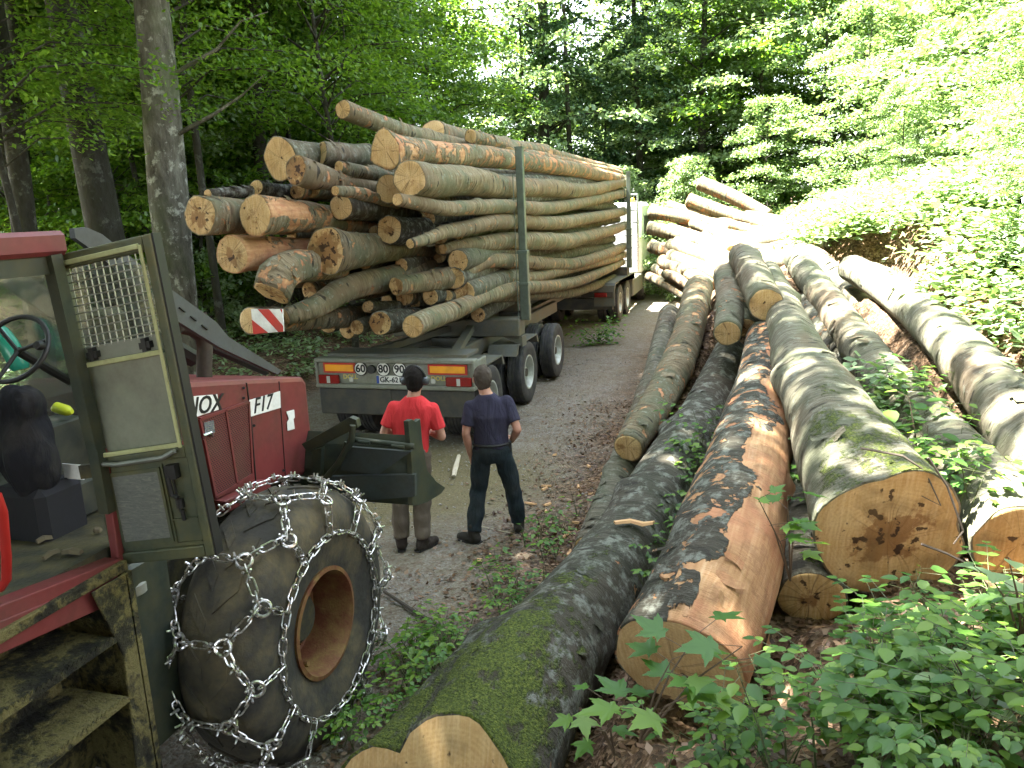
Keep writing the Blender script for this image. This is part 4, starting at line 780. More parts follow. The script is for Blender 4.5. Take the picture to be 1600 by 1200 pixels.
def m_hazy():
    m = NT('scratched_pane'); d = m.n('ShaderNodeBsdfDiffuse'); m.l(m.ramp(m.noise(m.obj(), 5, 6, .7), [(.3, (.15, .16, .12)), (.7, (.26, .275, .21))]), d.inputs[0]); a = m.n('ShaderNodeBsdfTransparent'); g = m.n('ShaderNodeBsdfGlossy'); g.inputs[1].default_value = .25
    x = m.n('ShaderNodeMixShader'); x.inputs[0].default_value = .8; m.l(a.outputs[0], x.inputs[1]); m.l(d.outputs[0], x.inputs[2]); y = m.n('ShaderNodeMixShader'); y.inputs[0].default_value = .08; m.l(x.outputs[0], y.inputs[1]); m.l(g.outputs[0], y.inputs[2]); m.l(y.outputs[0], m.out.inputs[0]); return m.m
HAZY = m_hazy()
def m_chain():
    m = NT('chain_steel'); n = m.noise(m.obj(), 40, 4); m.pbsdf(m.ramp(n, [(.35, (.2, .17, .12)), (.48, (.5, .48, .44)), (.6, (.7, .7, .68))]), .28, .9, None); return m.m
CHAIN = m_chain()
def m_perf():
    m = NT('perforated_red_grille'); v = m.obj(); sp = m.n('ShaderNodeSeparateXYZ'); m.l(v, sp.inputs[0]); a_ = m.math('MULTIPLY', sp.outputs[1], 150.); b_ = m.math('MULTIPLY', sp.outputs[2], 230.); row = m.math('MULTIPLY', m.math('FLOOR', m.math('DIVIDE', b_, PI)), PI/2); h = m.math('MULTIPLY', m.math('ABSOLUTE', m.math('SINE', m.math('ADD', a_, row))), m.math('ABSOLUTE', m.math('SINE', b_))); k = m.ramp(h, [(.42, 1), (.55, 0)])
    c = m.mix(k, (.01, .006, .005), (.13, .026, .022)); c = m.mix(m.ramp(m.noise(v, 3, 4), [(.45, 0), (.7, .5)]), c, (.08, .05, .03)); m.pbsdf(c, .6, 0, m.bump(k, .5, .01)); return m.m
def m_scr():
    m = NT('scratched_plate'); v = m.obj(); n = m.noise(m.mapping(v, (3, 3, 14)), 5, 6, .8, 1.5); m.pbsdf(m.ramp(n, [(.35, (.1, .11, .1)), (.55, (.15, .16, .14)), (.72, (.26, .27, .2))]), .45, .3, m.bump(n, .3, .004)); return m.m
KX, KY = -2.80, 4.03
SK = thing('skidder', 'red and green forestry skidder with an open cab door and chained tyre', 'skidder', (KX-.8, KY, 0))
WR = .84; WC = Vector((KX+.02, KY-.06, .765))
b = MB(); b.lathe(WC, (1, 0, 0), [(.335, -.17), (.42, -.2), (.5, -.235), (.6, -.25), (.68, -.255), (.745, -.245), (.79, -.22), (.82, -.175), (WR-.004, -.1), (WR+.004, 0), (WR-.004, .1), (.82, .175), (.79, .22), (.745, .255), (.68, .28), (.6, .285), (.5, .27), (.42, .25), (.335, .235), (.33, .16), (.33, -.16), (.335, -.17)], 72)
wh = b.build('wheel', MUDT, SK, True)
b = MB()
for k in range(22):
    for sd in (-1, 1):
        a0 = 2*PI*(k+(.5 if sd > 0 else 0))/22; pts = []
        for j in range(5):
            t = j/4; h = sd*(.015+.12*t); a = a0 + .16*t; r = WR+.013-.012*t*t; pts.append((h, a, r))
        vs = []
        for (h, a, r) in pts:
            for da in (-.05, .05):
                for dr in (-.08, .0): vs.append(WC+Vector((h, math.sin(a+da)*(r+dr), math.cos(a+da)*(r+dr))))
        fs = []
        for j in range(4):
            q = j*4; fs += [(q, q+1, q+5, q+4), (q+2, q+6, q+7, q+3), (q+1, q+3, q+7, q+5)]
        q = 16; fs += [(0, 2, 3, 1), (q, q+1, q+3, q+2)]; b.add(vs, fs)
b.build('tread_lugs', MUDT, wh)
b = MB(); b.lathe(WC, (1, 0, 0), [(.345, .22), (.352, .255), (.325, .26), (.312, .23), (.302, .15), (.297, .05), (.292, -.02), (.25, -.05)], 56); b.build('rim', RUST, wh, True)
b = MB(); b.lathe(WC, (1, 0, 0), [(.25, -.05), (.2, -.04), (.17, .0), (.16, .06), (.13, .09), (.001, .09)], 40); b.build('hub', MUD, wh, True)
b = MB()
for k in range(8):
    a = 2*PI*k/8+.3; q = WC+Vector((-.04, math.cos(a)*.22, math.sin(a)*.22)); b.tube([q, q+Vector((.05, 0, 0))], .018, 6)
q = WC+Vector((.06, -.06, -.30)); b.tube([q, q+Vector((.06, .01, .02))], .02, 8); b.build('wheel_bolts', RUST, wh)
# chain
PROF = [(.56, .295), (.66, .3), (.76, .295), (.825, .255), (.862, .17), (.875, .09), (.88, 0)]
def surf(p, a):
    sg = 1
    if p > 1: p = 2-p; sg = -1
    t = p*(len(PROF)-1); i = min(int(t), len(PROF)-2); t -= i; r = PROF[i][0]*(1-t)+PROF[i+1][0]*t; h = (PROF[i][1]*(1-t)+PROF[i+1][1]*t)*sg
    return WC+Vector((h, math.sin(a)*r, math.cos(a)*r)), Vector((h*1.5, math.sin(a)*r*.8, math.cos(a)*r*.8)).normalized()
b = MB()
def link_mesh(c, t, n, tw, L=.088, W=.0195, r=.0053):
    s_ = t.cross(n).normalized(); n = s_.cross(t).normalized(); s2 = s_*math.cos(tw)+n*math.sin(tw); hl = L/2-W; pts = []
    for k in range(5): a = -PI/2+PI*k/4; pts.append(c+t*(hl+math.cos(a)*W)+s2*(math.sin(a)*W))
    for k in range(5): a = PI/2+PI*k/4; pts.append(c+t*(-hl+math.cos(a)*W)+s2*(math.sin(a)*W))
    b.tube(pts, r, 6, closed=True)
    return s2
rc = random.Random(5)
def strand(p0, a0, p1, a1, sag=0, stud=False):
    N_ = 14; P = [surf(p0+(p1-p0)*i/N_, a0+(a1-a0)*i/N_ + 0*sag) for i in range(N_+1)]; ps = [x[0]+Vector((0, 0, -sag*math.sin(PI*i/N_))) for i, x in enumerate(P)]
    L = sum((ps[i+1]-ps[i]).length for i in range(N_)); m = max(2, round(L/.071)); d = 0; acc = [0]
    for i in range(N_): acc.append(acc[-1]+(ps[i+1]-ps[i]).length)
    for j in range(m):
        q = (j+.5)/m*L; i = max(0, min(N_-1, next((k for k in range(N_) if acc[k+1] >= q), N_-1))); f = (q-acc[i])/(acc[i+1]-acc[i]); c = ps[i].lerp(ps[i+1], f); t = (ps[i+1]-ps[i]).normalized(); n = P[i][1]
        link_mesh(c+n*.012, t, n, (.25 if j % 2 else 1.35)+rc.uniform(-.25, .25), L=L/m+.026)
        if stud and j % 2 == 0:
            for sg in (-1, 1): q0 = c+n*.015+t.cross(n)*sg*.012; b.tube([q0, q0+n*.038+t.cross(n)*sg*.012], [.009, .006], 5)
def ringm(p, a):
    c, n = surf(p, a); t = n.orthogonal().normalized(); w_ = n.cross(t); b.tube([c+n*.014+(t*math.cos(2*PI*k/16)+w_*math.sin(2*PI*k/16))*.042 for k in range(16)], .010, 7, closed=True)
NC = 12
for k in range(NC):
    a = 2*PI*(k+.15)/NC; da = 2*PI/NC; j1, j2 = [rc.uniform(-.05, .05) for _ in range(2)]
    for sd in (0, 1):
        f = (lambda p: p) if sd == 0 else (lambda p: 2-p)
        strand(f(0), a, f(.36), a+j1*.5); ringm(f(.40), a+j1*.5); strand(f(.44), a+j1*.5, f(.70), a+da*.5-.03, stud=True); strand(f(.44), a+j1*.5, f(.70), a-da*.5+.03, stud=True); ringm(f(.74), a+da*.5)
        strand(f(0), a, f(0), a+da, sag=0)
    strand(.78, a+da*.5, 1.22, a+da*.5, stud=True)
b.build('snow_chain', CHAIN, wh, True)
# chassis under cab and hood
b = MB(); b.bb((-4.75, 1.2, .62), (-3.35, 5.0, 1.3), .03); b.bb((-5.0, 3.8, .72), (-3.1, 4.2, 1.0), .03); b.build('chassis', MUD, SK)
# hood
HX = -3.3
TL_, TR_, BR_, BL_ = [onx(*q, HX) for q in ((262, 597), (478, 590), (494, 738), (335, 800))]
fr = onx(495, 640, HX)
hood = MB(); poly = [TL_, onx(300, 596, HX), onx(384, 592, HX), onx(474, 589, HX), onx(480, 598, HX), BR_, onx(402, 764, HX), BL_, onx(275, 800, HX)]
hood.prism(poly, (-1.1, 0, 0)); hd = hood.build('hood', SRED, SK, bevel=.035)
def hp(px, py, o=.006): return onx(px, py, HX+o)
b = MB(); b.prism([hp(312, 655), hp(388, 628), hp(394, 741), hp(337, 777)], (.014, 0, 0)); g = b.build('side_grille', m_perf(), hd)
b = MB()
for q0, q1 in (((312, 655), (388, 628)), ((388, 628), (394, 741)), ((394, 741), (337, 777)), ((337, 777), (312, 655)), ((352, 640), (370, 756))): b.beam(hp(*q0, .018), hp(*q1, .018), .018, .018, up=(1, 0, 0))
b.build('grille_frame', SRED, g)
b = MB(); b.prism([hp(333, 782, .0), hp(404, 748, .0), hp(408, 764, .0), hp(338, 800, 0)], (.09, 0, 0)); b.build('sill_ledge', SRED, hd, bevel=.008)
b = MB(); b.prism([hp(302, 619), hp(339, 616), hp(341, 640), hp(304, 652)], (.004, 0, 0)); n1 = b.build('name_plate', WHITE, hd)
b = MB(); b.prism([hp(389, 625), hp(437, 611), hp(438, 637), hp(391, 651)], (.004, 0, 0)); n2 = b.build('name_plate', WHITE, hd)
def tmat(q0, q1): return (hp(*q1)-hp(*q0))
text_mesh('lettering', 'NOX', .155, BLACK, hp(318, 634, .012), tmat((302, 636), (339, 630)), (0, 0, 1), n1, shear=.25, bold=.002)
text_mesh('lettering', 'F17', .15, BLACK, hp(410, 632, .012), tmat((390, 638), (437, 624)), (0, 0, 1), n2, shear=.3, bold=.001)
b = MB(); b.prism([hp(447, 643), hp(459, 640), hp(460, 652), hp(458, 655), hp(460, 670), hp(449, 673), hp(448, 660), hp(451, 655)], (.004, 0, 0)); b.build('sticker', WHITE, hd)
b = MB(); b.tube([hp(318, 686, .03), hp(319, 680, .06), hp(330, 676, .06), hp(332, 681, .03)], .009, 6); b.prism([hp(317, 660, .018), hp(332, 657, .018), hp(334, 676, .018), hp(319, 680, .018)], (.01, 0, 0)); b.build('grille_latch', CHR, g)
b = MB(); b.tube([hp(385, 598, .002), hp(392, 650, .002), hp(400, 758, .002)], .006, 4); b.tube([hp(436, 596, .002), hp(446, 745, .002)], .004, 4)
for q in ((381, 606), (381, 622), (443, 735), (397, 665)): b.tube([hp(*q, 0), hp(*q, .012)], .01, 6)
b.build('panel_seam', BLACK, hd)
# exhaust
b = MB(); e0 = onx(319, 604, -3.75); sx = lambda px, py: onx(px, py, -3.75); b.tube([e0-Vector((0, 0, .05)), sx(319, 575), sx(320, 545), sx(317, 527), sx(309, 517), sx(297, 512), sx(280, 508)], [.055, .055, .055, .056, .056, .056, .056], 16); b.lathe(e0, (0, 0, 1), [(.085, -.01), (.085, .02), (.055, .025)], 16); b.tube([sx(318, 508), sx(318, 488)], .02, 8); b.build('exhaust_pipe', plain('rusty_pipe', (.05, .04, .03), .7, .3, .7, 6, (.12, .07, .04)), SK, True)
# limb guard rails from cab roof to hood front
for X in (-3.38, -4.3):
    b = MB(); P = [onx(*q, -3.38) for q in ((116, 357), (135, 355), (160, 366), (265, 450), (338, 503), (357, 526), (440, 579), (434, 585), (342, 542), (262, 492), (150, 395), (118, 372))]
    b.prism([p+Vector((X+3.38, 0, 0)) for p in P], (-.035, 0, 0)); gr_ = b.build('limb_guard', GUN, SK)
    if X > -4:
        b = MB()
        for i in range(9):
            t = i/8; q = (175+t*140, 398+t*110); b = MB(); b.beam(onx(q[0], q[1], X+.004), onx(q[0]+9, q[1]+7, X+.004), .006, .014, up=(1, 0, 0)); b.build('guard_slot', BLACK, gr_)
b = MB(); b.tube([onx(255, 475, -3.9), onx(330, 540, -3.9), onx(415, 578, -3.9)], .05, 8); b.tube([onx(120, 420, -4.1), onx(230, 520, -4.1), onx(300, 560, -4.1)], .07, 8); b.build('crash_bar', BLACK, SK, True)
b = MB(); b.lathe(onx(165, 520, -3.8), (0, 0, 1), [(.001, -.25), (.11, -.25), (.12, -.2), (.12, .12), (.09, .15), (.001, .15)], 20); b.build('air_filter', plain('tan_filter', (.2, .17, .1), .6), SK, True)
# cab
CX = -3.03
def cs(px, py, o=0): return onx(px, py, CX+o)
zr = EYE; yf = cs(97, 360).y
b = MB(); b.bb((-4.45, 1.0, 3.14), (CX+.03, yf, 3.25), .02); b.build('cab_roof', SRED, SK)
b = MB(); b.bb((-4.4, 1.05, 3.06), (CX, yf+.02, 3.139)); b.beam(cs(80, 398), cs(150, 700), .06, .06, up=(1, 0, 0)); b.beam(cs(150, 700), cs(168, 800), .05, .06, up=(1, 0, 0)); b.beam(Vector((-4.42, yf, 1.6)), Vector((-4.42, yf, 3.1)), .07, .07, up=(1, 0, 0)); b.build('cab_pillar', DGRN, SK)
b = MB(); s0, s1 = cs(-60, 975), cs(178, 882); b.beam(s0, s1, .10, .07); b.beam(s0+Vector((0.03, 0, -.1)), s1+Vector((.03, 0, -.1)), .05, .14); b.beam(cs(161, 700), cs(185, 878), .04, .05, up=(1, 0, 0)); b.build('door_sill', SRED, SK, bevel=.006)
fz = cs(150, 880).z+.02; yp = yf; yf = yf+.62
b = MB(); b.bb((-4.4, 1.0, fz-.06), (CX-.05, yf+.05, fz)); b.bb((-4.42, yf+.0, fz), (-3.1, yf+.04, fz+.42)); b.build('cab_floor', MUD, SK)
b = MB(); b.bb((-4.4, yf+.01, fz+.43), (CX-.06, yf+.02, 3.05)); b.build('windscreen', GLASS, SK)
b = MB(); b.bb((-4.41, 1.1, fz+.5), (-4.40, yf-.05, 3.05)); b.build('side_window', GLASS, SK)
b = MB(); b.bb((-4.44, 1.0, fz), (-4.40, yf, fz+.5)); b.build('side_panel', DGRN, SK)
bx_ = ony(95, 720, yf-.12)
b = MB(); a0 = ony(60, 655, yf-.2); a1 = ony(118, 720, yf-.2); b.bb((a0.x, yf-.32, a1.z-.1), (a1.x, yf-.08, a0.z), .01); b.bb((a0.x-.5, yf-.4, fz), (a1.x+.12, yf-.02, a1.z-.08), .02); b.bb((a0.x-.9, yf-.6, fz), (a0.x-.45, yf-.02, fz+.36), .02); con = b.build('console', PLAST, SK)
for (q, mm) in (((42, 735, 78, 765), 'w'), ((96, 725, 130, 750), 'w')):
    A, B_ = ony(q[0], q[1], yf-.415), ony(q[2], q[3], yf-.415); b = MB(); b.bb((A.x, yf-.412, B_.z), (B_.x, yf-.406, A.z)); st = b.build('sticker', WHITE, con)
    if q[0] == 42: b = MB(); b.bb((A.x, yf-.416, A.z-.03), (B_.x, yf-.4125, A.z)); b.build('red_band', REDM, st)
b = MB(); wc = ony(22, 545, yf-.35); ax = Vector((0.15, -.8, .55)).normalized(); u_ = ax.orthogonal().normalized(); v_ = ax.cross(u_); b.tube([wc+(u_*math.cos(2*PI*k/28)+v_*math.sin(2*PI*k/28))*.19 for k in range(28)], .014, 8, closed=True)
for k in range(3): a = 2*PI*k/3+.5; b.tube([wc-ax*.03, wc+(u_*math.cos(a)+v_*math.sin(a))*.185], .011, 6)
b.tube([wc-ax*.03, wc-ax*.5], .025, 8); kb = wc+(u_*math.cos(.6)+v_*math.sin(.6))*.19; b.build('steering_wheel', BLACK, SK, True)
b = MB(); k0 = ony(62, 540, yf-.35); b.lathe(k0, (0.2, -1, .3), [(.001, -.02), (.022, -.02), (.026, 0), (.02, .025), (.001, .028)], 14); b.build('steering_knob', BLACK, SK, True)
b = MB(); g0 = ony(98, 640, yf-.2); b.tube([g0+Vector((-.06, 0, 0)), g0+Vector((-.04, 0, .01)), g0+Vector((.03, 0, -.005)), g0+Vector((.05, 0, -.01)), g0+Vector((.065, 0, -.01))], [.02, .032, .03, .022, .012], 14); o = b.build('yellow_bottle', plain('yellow_plastic', (.6, .68, .04), .4, 0, .1), None, True, origin=g0-Vector((0, 0, .03))); tag(o, 'fluorescent yellow bottle lying on the console box inside the cab', 'bottle')
b = MB(); g0 = ony(14, 545, yf-.12); b.tube([g0+Vector((-.06, 0, .14)), g0+Vector((-.04, 0, .1)), g0+Vector((.0, 0, .03)), g0+Vector((.06, 0, -.1)), g0+Vector((.065, 0, -.12))], [.015, .045, .055, .055, .04], 14); o = b.build('green_bottle', plain('green_plastic', (.03, .3, .2), .2, 0, .1, spec=.6), None, True, origin=g0); tag(o, 'green and clear plastic bottle behind the steering wheel', 'bottle')
b = MB(); r0 = at(-6, 775, 2.9); r1 = at(2, 800, 2.95); b.tube([at(-30, 770, 2.9), at(-4, 775, 2.9), at(4, 800, 2.92), at(10, 870, 3.0), at(10, 905, 3.03), at(2, 918, 3.05), at(-30, 925, 3.05)], .018, 10); b.build('grab_rail', plain('bright_red_rail', (.3, .015, .012), .35, 0, .1), SK, True)
# open door
DBL, DTL, DTR, DBR = at(183, 880, 4.02), at(83, 401, 3.66), at(240, 364, 3.50), at(340, 865, 3.86)
dn = (DBR-DBL).cross(DTL-DBL).normalized()
if dn.dot(CAM-DBL) < 0: dn = -dn
def dp(u, v, o=0): return DBL.lerp(DBR, u).lerp(DTL.lerp(DTR, u), v)+dn*o
def panel(b, u0, u1, v0, v1, o0, o1):
    q = [dp(u0, v0, o0), dp(u1, v0, o0), dp(u1, v1, o0), dp(u0, v1, o0)]; b.prism(q, dn*(o1-o0))
b = MB(); e = .07
panel(b, 0, .09, 0, 1, -.03, .03); panel(b, .92, 1, 0, 1, -.03, .03); panel(b, .09, .92, .955, 1, -.03, .03); panel(b, .09, .92, 0, .04, -.03, .03); panel(b, .09, .92, .33, .365, -.025, .028); dr = b.build('door', SGRN, SK, bevel=.008)
b = MB(); panel(b, .09, .92, .04, .33, -.015, .01); lp = b.build('lower_panel', SGRN, dr)
b = MB(); panel(b, .14, .62, .075, .30, .011, .018); b.build('inner_plate', m_scr(), lp)
b = MB()
for (u0, u1, v0, v1) in ((.125, .15, .06, .31), (.61, .635, .06, .31), (.15, .61, .06, .075), (.15, .61, .297, .31), (.66, .9, .05, .055), (.66, .9, .13, .135), (.66, .667, .055, .32)): panel(b, u0, u1, v0, v1, .012, .02)
b.build('panel_trim', YFR if False else SGRN, lp)
b = MB()
for (u0, u1, v0, v1) in ((.10, .125, .365, .975), (.885, .91, .365, .975), (.125, .885, .965, .98), (.125, .885, .368, .382), (.125, .885, .655, .67)): panel(b, u0, u1, v0, v1, .03, .042)
b.build('window_seal', YFR, dr, bevel=.003)
b = MB(); panel(b, .125, .885, .38, .657, .0, .008); b.build('lower_pane', HAZY, dr)
b = MB(); panel(b, .125, .885, .67, .715, .0, .012); ms = b.build('mounting_strip', PALE, dr)
b = MB()
for u in (.24, .76): b = MB(); panel(b, u-.05, u+.05, .68, .70, .013, .04); panel(b, u-.02, u+.02, .672, .712, .013, .045); b.build('window_catch', BLACK, ms)
b = MB()
for i in range(12): u = .15+.72*i/11; b.tube([dp(u, .71, .01), dp(u, .96, .01)], .0032, 5)
for i in range(11): v = .725+.235*i/10; b.tube([dp(.12, v, .014), dp(.89, v, .014)], .0032, 5)
b.build('mesh_grille', WIRE, dr)
b = MB(); panel(b, .72, .82, .27, .315, .012, .05); b.tube([dp(.74, .28, .05), dp(.75, .22, .05), dp(.8, .21, .05)], .012, 6); panel(b, .74, .8, .17, .2, .012, .03); b.tube([dp(.79, .165, .03), dp(.79, .13, .03)], .01, 6); b.tube([dp(.76, .28, .03), dp(.77, .16, .03)], .006, 6); b.build('door_latch', BLACK, dr)
b = MB(); b.tube([dp(.12, .35, .05), dp(.3, .343, .06), dp(.75, .345, .06), dp(.86, .36, .05)], .012, 8); b.build('door_handle', plain('dull_rail', (.2, .21, .18), .4, .5), dr, True)
b = MB(); panel(b, -.2, .02, .30, .345, -.03, -.005); b.tube([dp(-.01, .28, 0), dp(0, .40, 0)], .02, 8); b.build('hinge', MUD, dr); b = MB(); b.tube([dp(-.02, .93, 0), dp(-.01, .99, 0)], .02, 8); b.build('hinge', MUD, dr)
b = MB(); panel(b, 1.0, 1.018, 0, 1, -.035, .02); b.build('door_seal', BLACK, dr)
# step box below the door
def m_mudstep():
    m = NT('caked_mud_steel'); v = m.obj(); a = m.noise(v, 3.5, 7, .65, .5); d = m.noise(v, 22, 6, .7); k = m.math('ADD', a, m.math('MULTIPLY_ADD', d, .5, -.25))
    c = m.ramp(k, [(.36, (.015, .014, .010)), (.47, (.045, .042, .022)), (.53, (.13, .11, .04)), (.6, (.17, .145, .055)), (.7, (.06, .05, .025))]); m.pbsdf(c, .85, 0, m.bump(k, 1., .06), .25); return m.m
MUDS = m_mudstep()
SX = -2.95
ss = lambda px, py, o=0: onx(px, py, SX+o)
b = MB(); top = ss(175, 905).z; y1 = ss(200, 930).y; y0 = y1-1.15; zb_ = .42
b.bb((SX-.42, y0, zb_), (SX-.38, y1, top)); b.bb((SX-.4, y1-.02, zb_), (SX+.02, y1+.03, top)); b.bb((SX-.4, y0, zb_), (SX, y0+.05, top)); b.bb((SX-.45, y0, top), (SX+.0, y1+.03, top+.05)); b.prism([(SX+.005, y1-.22, top), (SX+.005, y1, top), (SX+.005, y1, zb_), (SX+.005, y1-.14, zb_), (SX+.005, y1-.1, top-.4)], (.015, 0, 0))
sb = b.build('step_box', MUDS, SK, bevel=.006)
for k, z in enumerate((top-.30, top-.62, zb_+.02)):
    b = MB(); b.bb((SX-.37, y0+.05, z), (SX+.03+.02*k, y1-.14, z+.025)); n_ = 34
    for i in range(n_): yy = y0+.06+(y1-.22-y0)*i/n_; b.prism([(SX+.03+.02*k, yy, z+.025), (SX+.03+.02*k, yy+.018, z+.045), (SX+.03+.02*k, yy+.03, z+.025)], (-.006, 0, 0))
    b.bb((SX-.38, y0+.05, z-.28), (SX-.3, y1-.2, z)); b.build('step_tread', MUDS, sb)
b = MB(); c_ = ss(205, 925, -.12); b.lathe(c_, (0, 0, 1), [(.065, -.12), (.065, .0), (.08, .0), (.08, .05), (.07, .06), (.001, .06)], 20); b.build('filler_cap', PALE, SK, True)
b = MB(); b.bb((SX-.5, y1+.03, .5), (SX-.05, y1+.36, top-.02), .02); b.build('side_tank', DGRN, SK)
# front blade
BX = -2.36; bY = 5.0
be = lambda px, py, o=0: onx(px, py, BX+o); by = lambda px, py, o=0: ony(px, py, bY+o)
b = MB(); b.prism([be(638, 658), be(644, 655), be(650, 659), be(657, 654), be(660, 690), be(668, 735), be(682, 752), be(696, 762), be(690, 771), be(668, 785), be(652, 790), be(645, 790), be(644, 730)], (-.04, 0, 0)); bl_ = b.build('blade', DGRN, SK, bevel=.004)
b = MB(); xl = -4.5; A = be(655, 790); Bt = be(655, 700); P = [be(650, 742), be(652, 790), be(668, 785), be(690, 771), be(672, 742), be(662, 700), be(655, 680), be(652, 700)]
b.prism([p+Vector((-.045, 0, 0)) for p in P], (xl-BX, 0, 0)); b.build('moldboard', DGRN, bl_, bevel=.006)
b = MB(); b.prism([by(532, 735), by(540, 698), by(642, 706), by(592, 741)], (0, .03, 0)); b.prism([by(515, 745), by(648, 742), by(648, 776), by(500, 788)], (0, .04, 0)); b.build('rear_plate', plain('blue_grey_plate', (.05, .062, .06), .5, .2, .5), bl_)
b = MB(); b.tube([by(545, 686), by(648, 698)], .022, 10); b.tube([by(560, 690, -.03), by(578, 692, -.03)], .014, 8); b.tube([by(612, 697, -.03), by(632, 699, -.03)], .014, 8); b.build('hinge_rod', DGRN, bl_, True)
b = MB(); b.prism([by(471, 694), by(546, 652), by(556, 656), by(559, 668), by(480, 707)], (0, .06, 0)); b.prism([by(487, 704), by(502, 700), by(500, 770), by(486, 760)], (0, .05, 0)); b.tube([by(551, 664, -.03), by(549, 690, -.03), by(528, 725, -.03), by(505, 752, -.03)], .025, 8); b.tube([by(540, 690, .02), by(530, 722, .02)], .012, 6); b.build('lift_arm', DGRN, SK, bevel=.004)
# ------------------------------------------------------------------ the two men
def m_skin():
    m = NT('skin'); v = m.obj(); m.pbsdf(m.ramp(m.noise(v, 14, 4), [(.3, (.36, .17, .11)), (.7, (.5, .27, .19))]), .5, 0, m.bump(m.noise(v, 120, 3), .1, .002), .4); return m.m
def cloth(name, c, dirt=(.1, .09, .07), k=.25):
    m = NT(name); v = m.obj(); w1 = m.noise(m.mapping(v, (6, 6, 2.2)), 1.6, 3, .5, .8); w2 = m.noise(v, 220, 2)
    col = m.mix(m.ramp(m.noise(v, 5, 4), [(.45, 0), (.7, k)]), c, dirt); m.pbsdf(col, .9, 0, m.bump(m.math('MULTIPLY_ADD', w2, .06, w1), .7, .05), .15); return m.m
SKIN = m_skin()
def ell(b, c, r, n=14, rot=None):
    bm = bmesh.new(); bmesh.ops.create_uvsphere(bm, u_segments=n, v_segments=max(6, n//2+1), radius=1); R = rot or Matrix.Identity(3)
    bm.verts.index_update(); b.add([Vector(c)+R @ Vector((v.co.x*r[0], v.co.y*r[1], v.co.z*r[2])) for v in bm.verts], [[v.index for v in f.verts] for f in bm.faces]); bm.free()
def caps(b, p, r, n=12):
    """round-ended tapered limb through points"""
    P = [Vector(q) for q in p]
    for i in range(len(P)-1): b.tube([P[i], P[i+1]], [r[i], r[i+1]], n)
    for q, s in zip(P, r): ell(b, q, (s, s, s), n)
def loft(b, rings, n=20):
    base = len(b.v)
    for (c, rx, ry) in rings:
        for k in range(n):
            a = 2*PI*k/n; ca, sa = math.cos(a), math.sin(a); e = .8
            b.v.append(Vector(c)+Vector((rx*math.copysign(abs(ca)**e, ca), ry*math.copysign(abs(sa)**e, sa), 0)))
    for i in range(len(rings)-1):
        for k in range(n): b.f.append([base+i*n+k, base+i*n+(k+1) % n, base+(i+1)*n+(k+1) % n, base+(i+1)*n+k])
    b.f.append([base+k for k in range(n)][::-1]); b.f.append([base+(len(rings)-1)*n+k for k in range(n)])
def fuse(b, name, mat, parent, voxel, sm=4, wrinkle=0, wf=8, zs=.4):
    me = bpy.data.meshes.new('tmp'); me.from_pydata([tuple(v) for v in b.v], [], b.f); bm = bmesh.new(); bm.from_mesh(me); bmesh.ops.recalc_face_normals(bm, faces=bm.faces); bm.to_mesh(me); bm.free()
    o = bpy.data.objects.new('tmp', me); COL.objects.link(o); r = o.modifiers.new('r', 'REMESH'); r.mode = 'VOXEL'; r.voxel_size = voxel; s_ = o.modifiers.new('s', 'SMOOTH'); s_.iterations = sm; s_.factor = .6
    dg = bpy.context.evaluated_depsgraph_get(); dg.update(); me2 = bpy.data.meshes.new_from_object(o.evaluated_get(dg)); bpy.data.objects.remove(o); me2.name = name
    if wrinkle:
        me2.update(); ns = [v.normal.copy() for v in me2.vertices]
        for v, n_ in zip(me2.vertices, ns): c = v.co; v.co = c + n_*wrinkle*(noise.noise((c.x*wf, c.y*wf, c.z*wf*zs))+.5*noise.noise((c.x*wf*2.2+5, c.y*wf*2, c.z*wf*.9)))
    me2.polygons.foreach_set('use_smooth', [True]*len(me2.polygons)); me2.materials.clear(); me2.materials.append(mat)
    return link(name, me2, None, parent)
def hand(b, wrist, fwd, side, curl=.5, sgn=1):
    """palm, four unequal curled fingers and a thumb; fwd = finger direction, side = towards the thumb"""
    f = Vector(fwd).normalized(); s_ = Vector(side); s_ = (s_-f*s_.dot(f)).normalized(); n_ = f.cross(s_)*sgn; w0 = Vector(wrist)
    caps(b, [w0, w0+f*.05+s_*.018, w0+f*.085+s_*.024], [.024, .019, .013], 8); caps(b, [w0, w0+f*.05-s_*.012, w0+f*.08-s_*.024], [.024, .018, .013], 8)
    for i, (off, ln) in enumerate(((.032, .072), (.011, .08), (-.011, .074), (-.031, .058))):
        p = w0+f*.085+s_*off; d = f.copy(); pts = [p]
        for j, q in enumerate((.45, .3, .25)): d = (d*math.cos(curl*(.6+.3*j))+n_*math.sin(curl*(.6+.3*j))).normalized(); p = p+d*ln*q; pts.append(p)
        caps(b, pts, [.0092, .0085, .0078, .0068], 8)
    p = w0+f*.02+s_*.03; caps(b, [w0+f*.015+s_*.01, p+s_*.012+f*.015, p+s_*.02+f*.045+n_*.01, p+s_*.018+f*.07+n_*.02], [.017, .012, .010, .008], 8)
def nek_(j): return j['neck']
